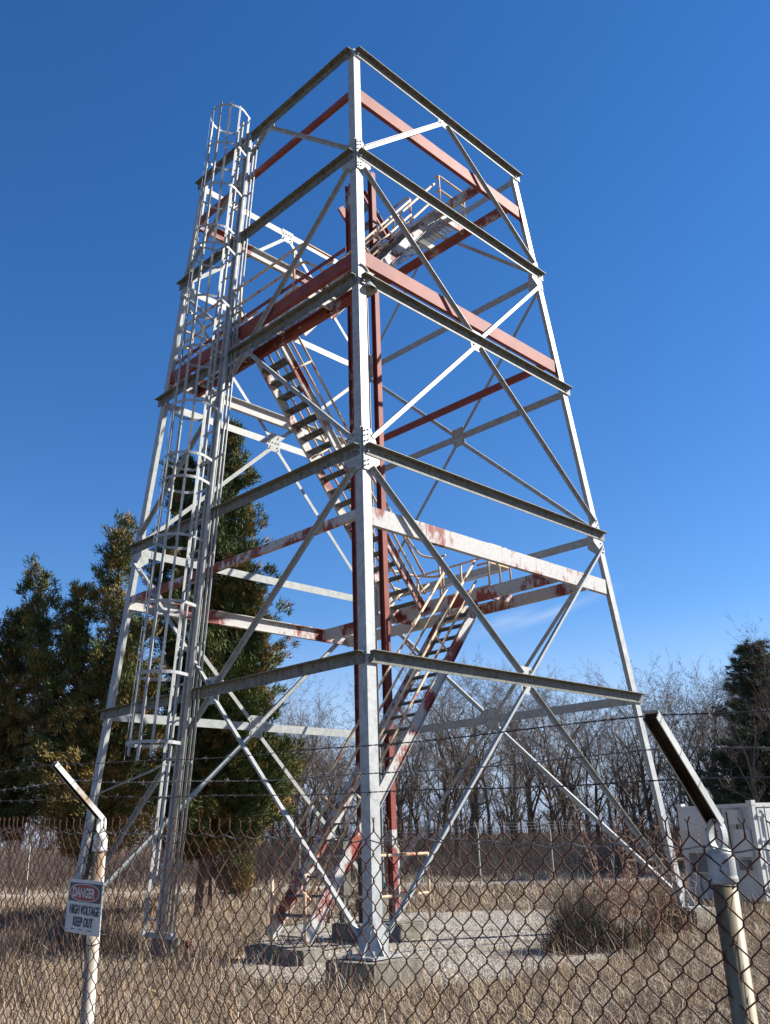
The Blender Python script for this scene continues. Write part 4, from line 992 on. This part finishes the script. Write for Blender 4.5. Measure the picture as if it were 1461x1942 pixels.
def in_gravel(P):
    poly = GRAVEL; x, y = P[:, 0], P[:, 1]; ins = np.zeros(len(P), bool); j = len(poly) - 1
    for i in range(len(poly)):
        xi, yi = poly[i]; xj, yj = poly[j]; c = ((yi > y) != (yj > y)) & (x < (xj - xi) * (y - yi) / (yj - yi + 1e-9) + xi); ins ^= c; j = i
    return ins
def wedge(y0, y1, mx, keep_gravel=.05, clumpy=.5):
    def f(rs, n):
        y = y0 + (y1 - y0) * rs.uniform(0, 1, n * 2) ** 1.0; x = rs.uniform(-1, 1, n * 2) * (y * .50 + mx + 2.2)
        P = np.stack([x, y], 1); ng = np.sin(x * 2.3 + np.sin(y * 1.7)) * np.sin(y * 2.9 + np.sin(x * 1.3) * 2) + .5 * np.sin(x * 6.1 + y * 3.3)
        p = np.clip(.60 + clumpy * (ng * .6 + .5 * np.sin(x * 13.1 + y * 5.2) * np.sin(y * 11.7 - x * 4.1)), .05, 1); p = np.where(in_gravel(P), keep_gravel, p); p = np.where(np.abs(y - (40.3 - .078 * x)) < 1.5, .02, p)
        # keep clear of the block tops
        for (u, v) in ((-h0, -h0), (h0, -h0), (-h0, h0), (h0, h0)):
            q = tw(u, v); p = np.where((abs(x - q.x) + abs(y - q.y)) < .70, 0, p)
        q = tw(-3.45, -1.12); p = np.where((abs(x - q.x) < .9) & (abs(y - q.y) < .9), 0, p)
        m = rs.uniform(0, 1, len(P)) < p; return P[m][:n]
    return f
def hh(a, b, tall=.04, th=.75):
    def f(rs, P):
        h = rs.uniform(a, b, len(P)) * (.75 + .35 * np.sin(P[:, 0] * 1.1 + 1) * np.sin(P[:, 1] * .9)); t = rs.uniform(0, 1, len(P)) < tall; return np.where(t, rs.uniform(b, th, len(P)), h)
    return f
stems('dry_grass', 112000, wedge(8.2, 16.5, 2.0, .03, .9), hh(.07, .34, .03, .60), .0060, .95, M['grass'], 1, 'dry tan grass covering the near ground', 'grass')
stems('dry_grass', 92000, wedge(16.5, 28, 2.5, .04, .9), hh(.10, .32, .03, .6), .0075, .85, M['grass'], 2, 'dry tan grass around the tower feet', 'grass')
stems('dry_grass', 66000, wedge(28, 52, 4, .02, .4), hh(.15, .42, .02, .7), .013, .45, M['grass'], 3, 'pale dry grass of the far field', 'grass')
stems('dead_weeds', 22000, wedge(8.5, 30, 2.0, .02, 1.6), lambda rs, P: rs.uniform(.12, .5, len(P)), .0042, .5, [M['brush'][0], M['brush'][1], M['weed'][0]], 6, 'dark brown dead weed stalks among the dry grass', 'weeds')
stems('dry_grass', 26000, wedge(1.0, 8.2, 2.5, 0), hh(.08, .30, .03, .6), .004, .6, M['grass'], 4, 'dry grass along the foot of the fence', 'grass')
stems('dry_grass', 9000, wedge(9, 24, 2.0, .02, .9), lambda rs, P: rs.uniform(.3, .75, len(P)), .0042, .22, [M['grass'][3], M['grass'][0]], 5, 'tall upright orange straw stems in the near grass', 'grass')
def band(x0, x1, y0, y1):
    def f(rs, n): return np.stack([rs.uniform(x0, x1, n), rs.uniform(y0, y1, n)], 1)
    return f
def brush_h(rs, P):
    g = .5 + .5 * np.sin(P[:, 0] * .7) * np.sin(P[:, 0] * .23 + 2); return rs.uniform(.8, 2.3, len(P)) * (.75 + .45 * g)
stems('thicket', 90000, band(-36, 36, 46.5, 62), brush_h, .011, .50, M['brush'], 9, 'brown leafless thicket at the foot of the bare trees', 'thicket', segs=3)
stems('thicket', 34000, band(-36, 36, 44.5, 50), lambda rs, P: rs.uniform(.4, 1.5, len(P)), .010, .6, M['brush'], 10, 'low brown brush along the edge of the field', 'thicket', segs=2)
stems('thicket', 12000, band(-40, 40, 50, 66), lambda rs, P: rs.uniform(2.0, 5.2, len(P)), .011, .20, M['brush'], 12, 'tall grey saplings and vines between the bare trees', 'thicket', segs=3)

# weedy shrub in front of the right footing
def shrub(name, x, y, n, R, H, seed, label, mats, w=.006, group=None, lean=.28):
    rs = np.random.RandomState(seed)
    o = stems(name, n, lambda r, k: np.stack([x + r.normal(0, R * .42, k), y + r.normal(0, R * .42, k)], 1), lambda r, P: H * r.uniform(.35, 1.0, len(P)) * np.clip(1.15 - (((P[:, 0] - x) ** 2 + (P[:, 1] - y) ** 2) ** .5) / R * .7, .25, 1.1), w, lean, mats, seed, label, 'shrub', 3, kind=None)
    if group: o['group'] = group
    return o
shrub('weed_clump', 3.15, 17.2, 2300, .62, 1.3, 31, 'tan and olive brown weed clump on the edge of the gravel', [M['weed'][0], M['weed'][1], M['grass'][2], M['grass'][1]], .0065, lean=.26)
shrub('weed_clump', 4.0, 16.9, 1100, .42, .62, 32, 'small dark weed tuft to the right of the larger clump', M['weed'], .007)
shrub('weed_clump', -5.4, 18.2, 1500, .8, .75, 33, 'dry weeds in front of the ladder foot', [M['grass'][2], M['weed'][0]], .006)
shrub('weed_clump', -6.6, 19.5, 2400, 1.3, .85, 35, 'dry weeds hiding the left footing', [M['grass'][2], M['weed'][0], M['grass'][1]], .007)
shrub('weed_clump', 5.4, 19.6, 1400, .5, .8, 34, 'dark weeds against the right footing', M['weed'], .007)
def bramble(x, y, n, H, seed, label):
    rs = random.Random(seed); mb = MB()
    for i in range(n):
        p = Vector((x + rs.gauss(0, .38), y + rs.gauss(0, .3), 0)); d = Vector((rs.gauss(0, .16), rs.gauss(0, .16), 1)).normalized(); L = H * rs.uniform(.5, 1); pts = [p]; k = 9
        for j in range(k):
            d = (d + Vector((rs.gauss(0, .1), rs.gauss(0, .1), -.02))).normalized(); pts.append(pts[-1] + d * L / k)
        mb.tube(pts, [.009 * (1 - .75 * j / k) for j in range(k + 1)], 4)
        for j in range(1, k + 1):
            for m_ in range(3):
                a = rs.uniform(0, 6.28); q = pts[j - 1].lerp(pts[j], rs.random()); dd = Vector((math.cos(a), math.sin(a), rs.uniform(.0, .9))).normalized(); ll = rs.uniform(.08, .42) * (1.1 - j / k * .6)
                e1 = q + dd * ll * .6; e2 = e1 + (dd + Vector((rs.gauss(0, .4), rs.gauss(0, .4), .2))).normalized() * ll * .5; mb.tube([q, e1, e2], [.0045, .0035, .0018], 3)
                for s_ in (.3, .6, .9): 
                    c_ = q.lerp(e1, s_); t_ = Vector((rs.gauss(0, 1), rs.gauss(0, 1), rs.gauss(0, 1))).normalized(); mb.tube([c_, c_ + t_ * .05], [.0025, .001], 3)
    o = mb.build('thorny_cane', M['bramble']); tag(o, label, 'shrub'); return o
bramble(4.55, 17.6, 30, 2.75, 5, 'tall thorny reddish canes left of the right tower leg')
bramble(3.9, 18.6, 22, 1.35, 6, 'lower thicket of thorny canes behind the weed clump')
# stones lying on the gravel
rs2 = np.random.RandomState(8); n = 9000; P = np.stack([rs2.uniform(-3, 5.5, n), rs2.uniform(14, 25, n)], 1); P = P[in_gravel(P)]; n = len(P)
base = np.array([[1, 0, 0], [-.5, .8, 0], [-.5, -.8, 0], [.1, 0, .8]]); R_ = rs2.uniform(.012, .032, n); a = rs2.uniform(0, 6.28, n); rotx = np.stack([np.cos(a), -np.sin(a)], 1); roty = np.stack([np.sin(a), np.cos(a)], 1)
V = np.zeros((n, 4, 3))
for k in range(4):
    b = base[k] + rs2.uniform(-.25, .25, (n, 3)) * np.array([1, 1, .4]); V[:, k, 0] = P[:, 0] + R_ * (b[:, 0] * rotx[:, 0] + b[:, 1] * rotx[:, 1]); V[:, k, 1] = P[:, 1] + R_ * (b[:, 0] * roty[:, 0] + b[:, 1] * roty[:, 1]); V[:, k, 2] = .008 + R_ * b[:, 2]
Fq = np.concatenate([np.stack([np.arange(n) * 4 + i for i in tri], 1) for tri in ((0, 1, 3), (1, 2, 3), (2, 0, 3))])
o = np_mesh('gravel_stones', V.reshape(-1, 3), Fq, 3, [two_tone('stone', (0.14, 0.135, 0.12), (0.42, 0.40, 0.365), 3, .9)]); tag(o, 'pale loose stones over the gravel patch', 'gravel', None, 'stuff')
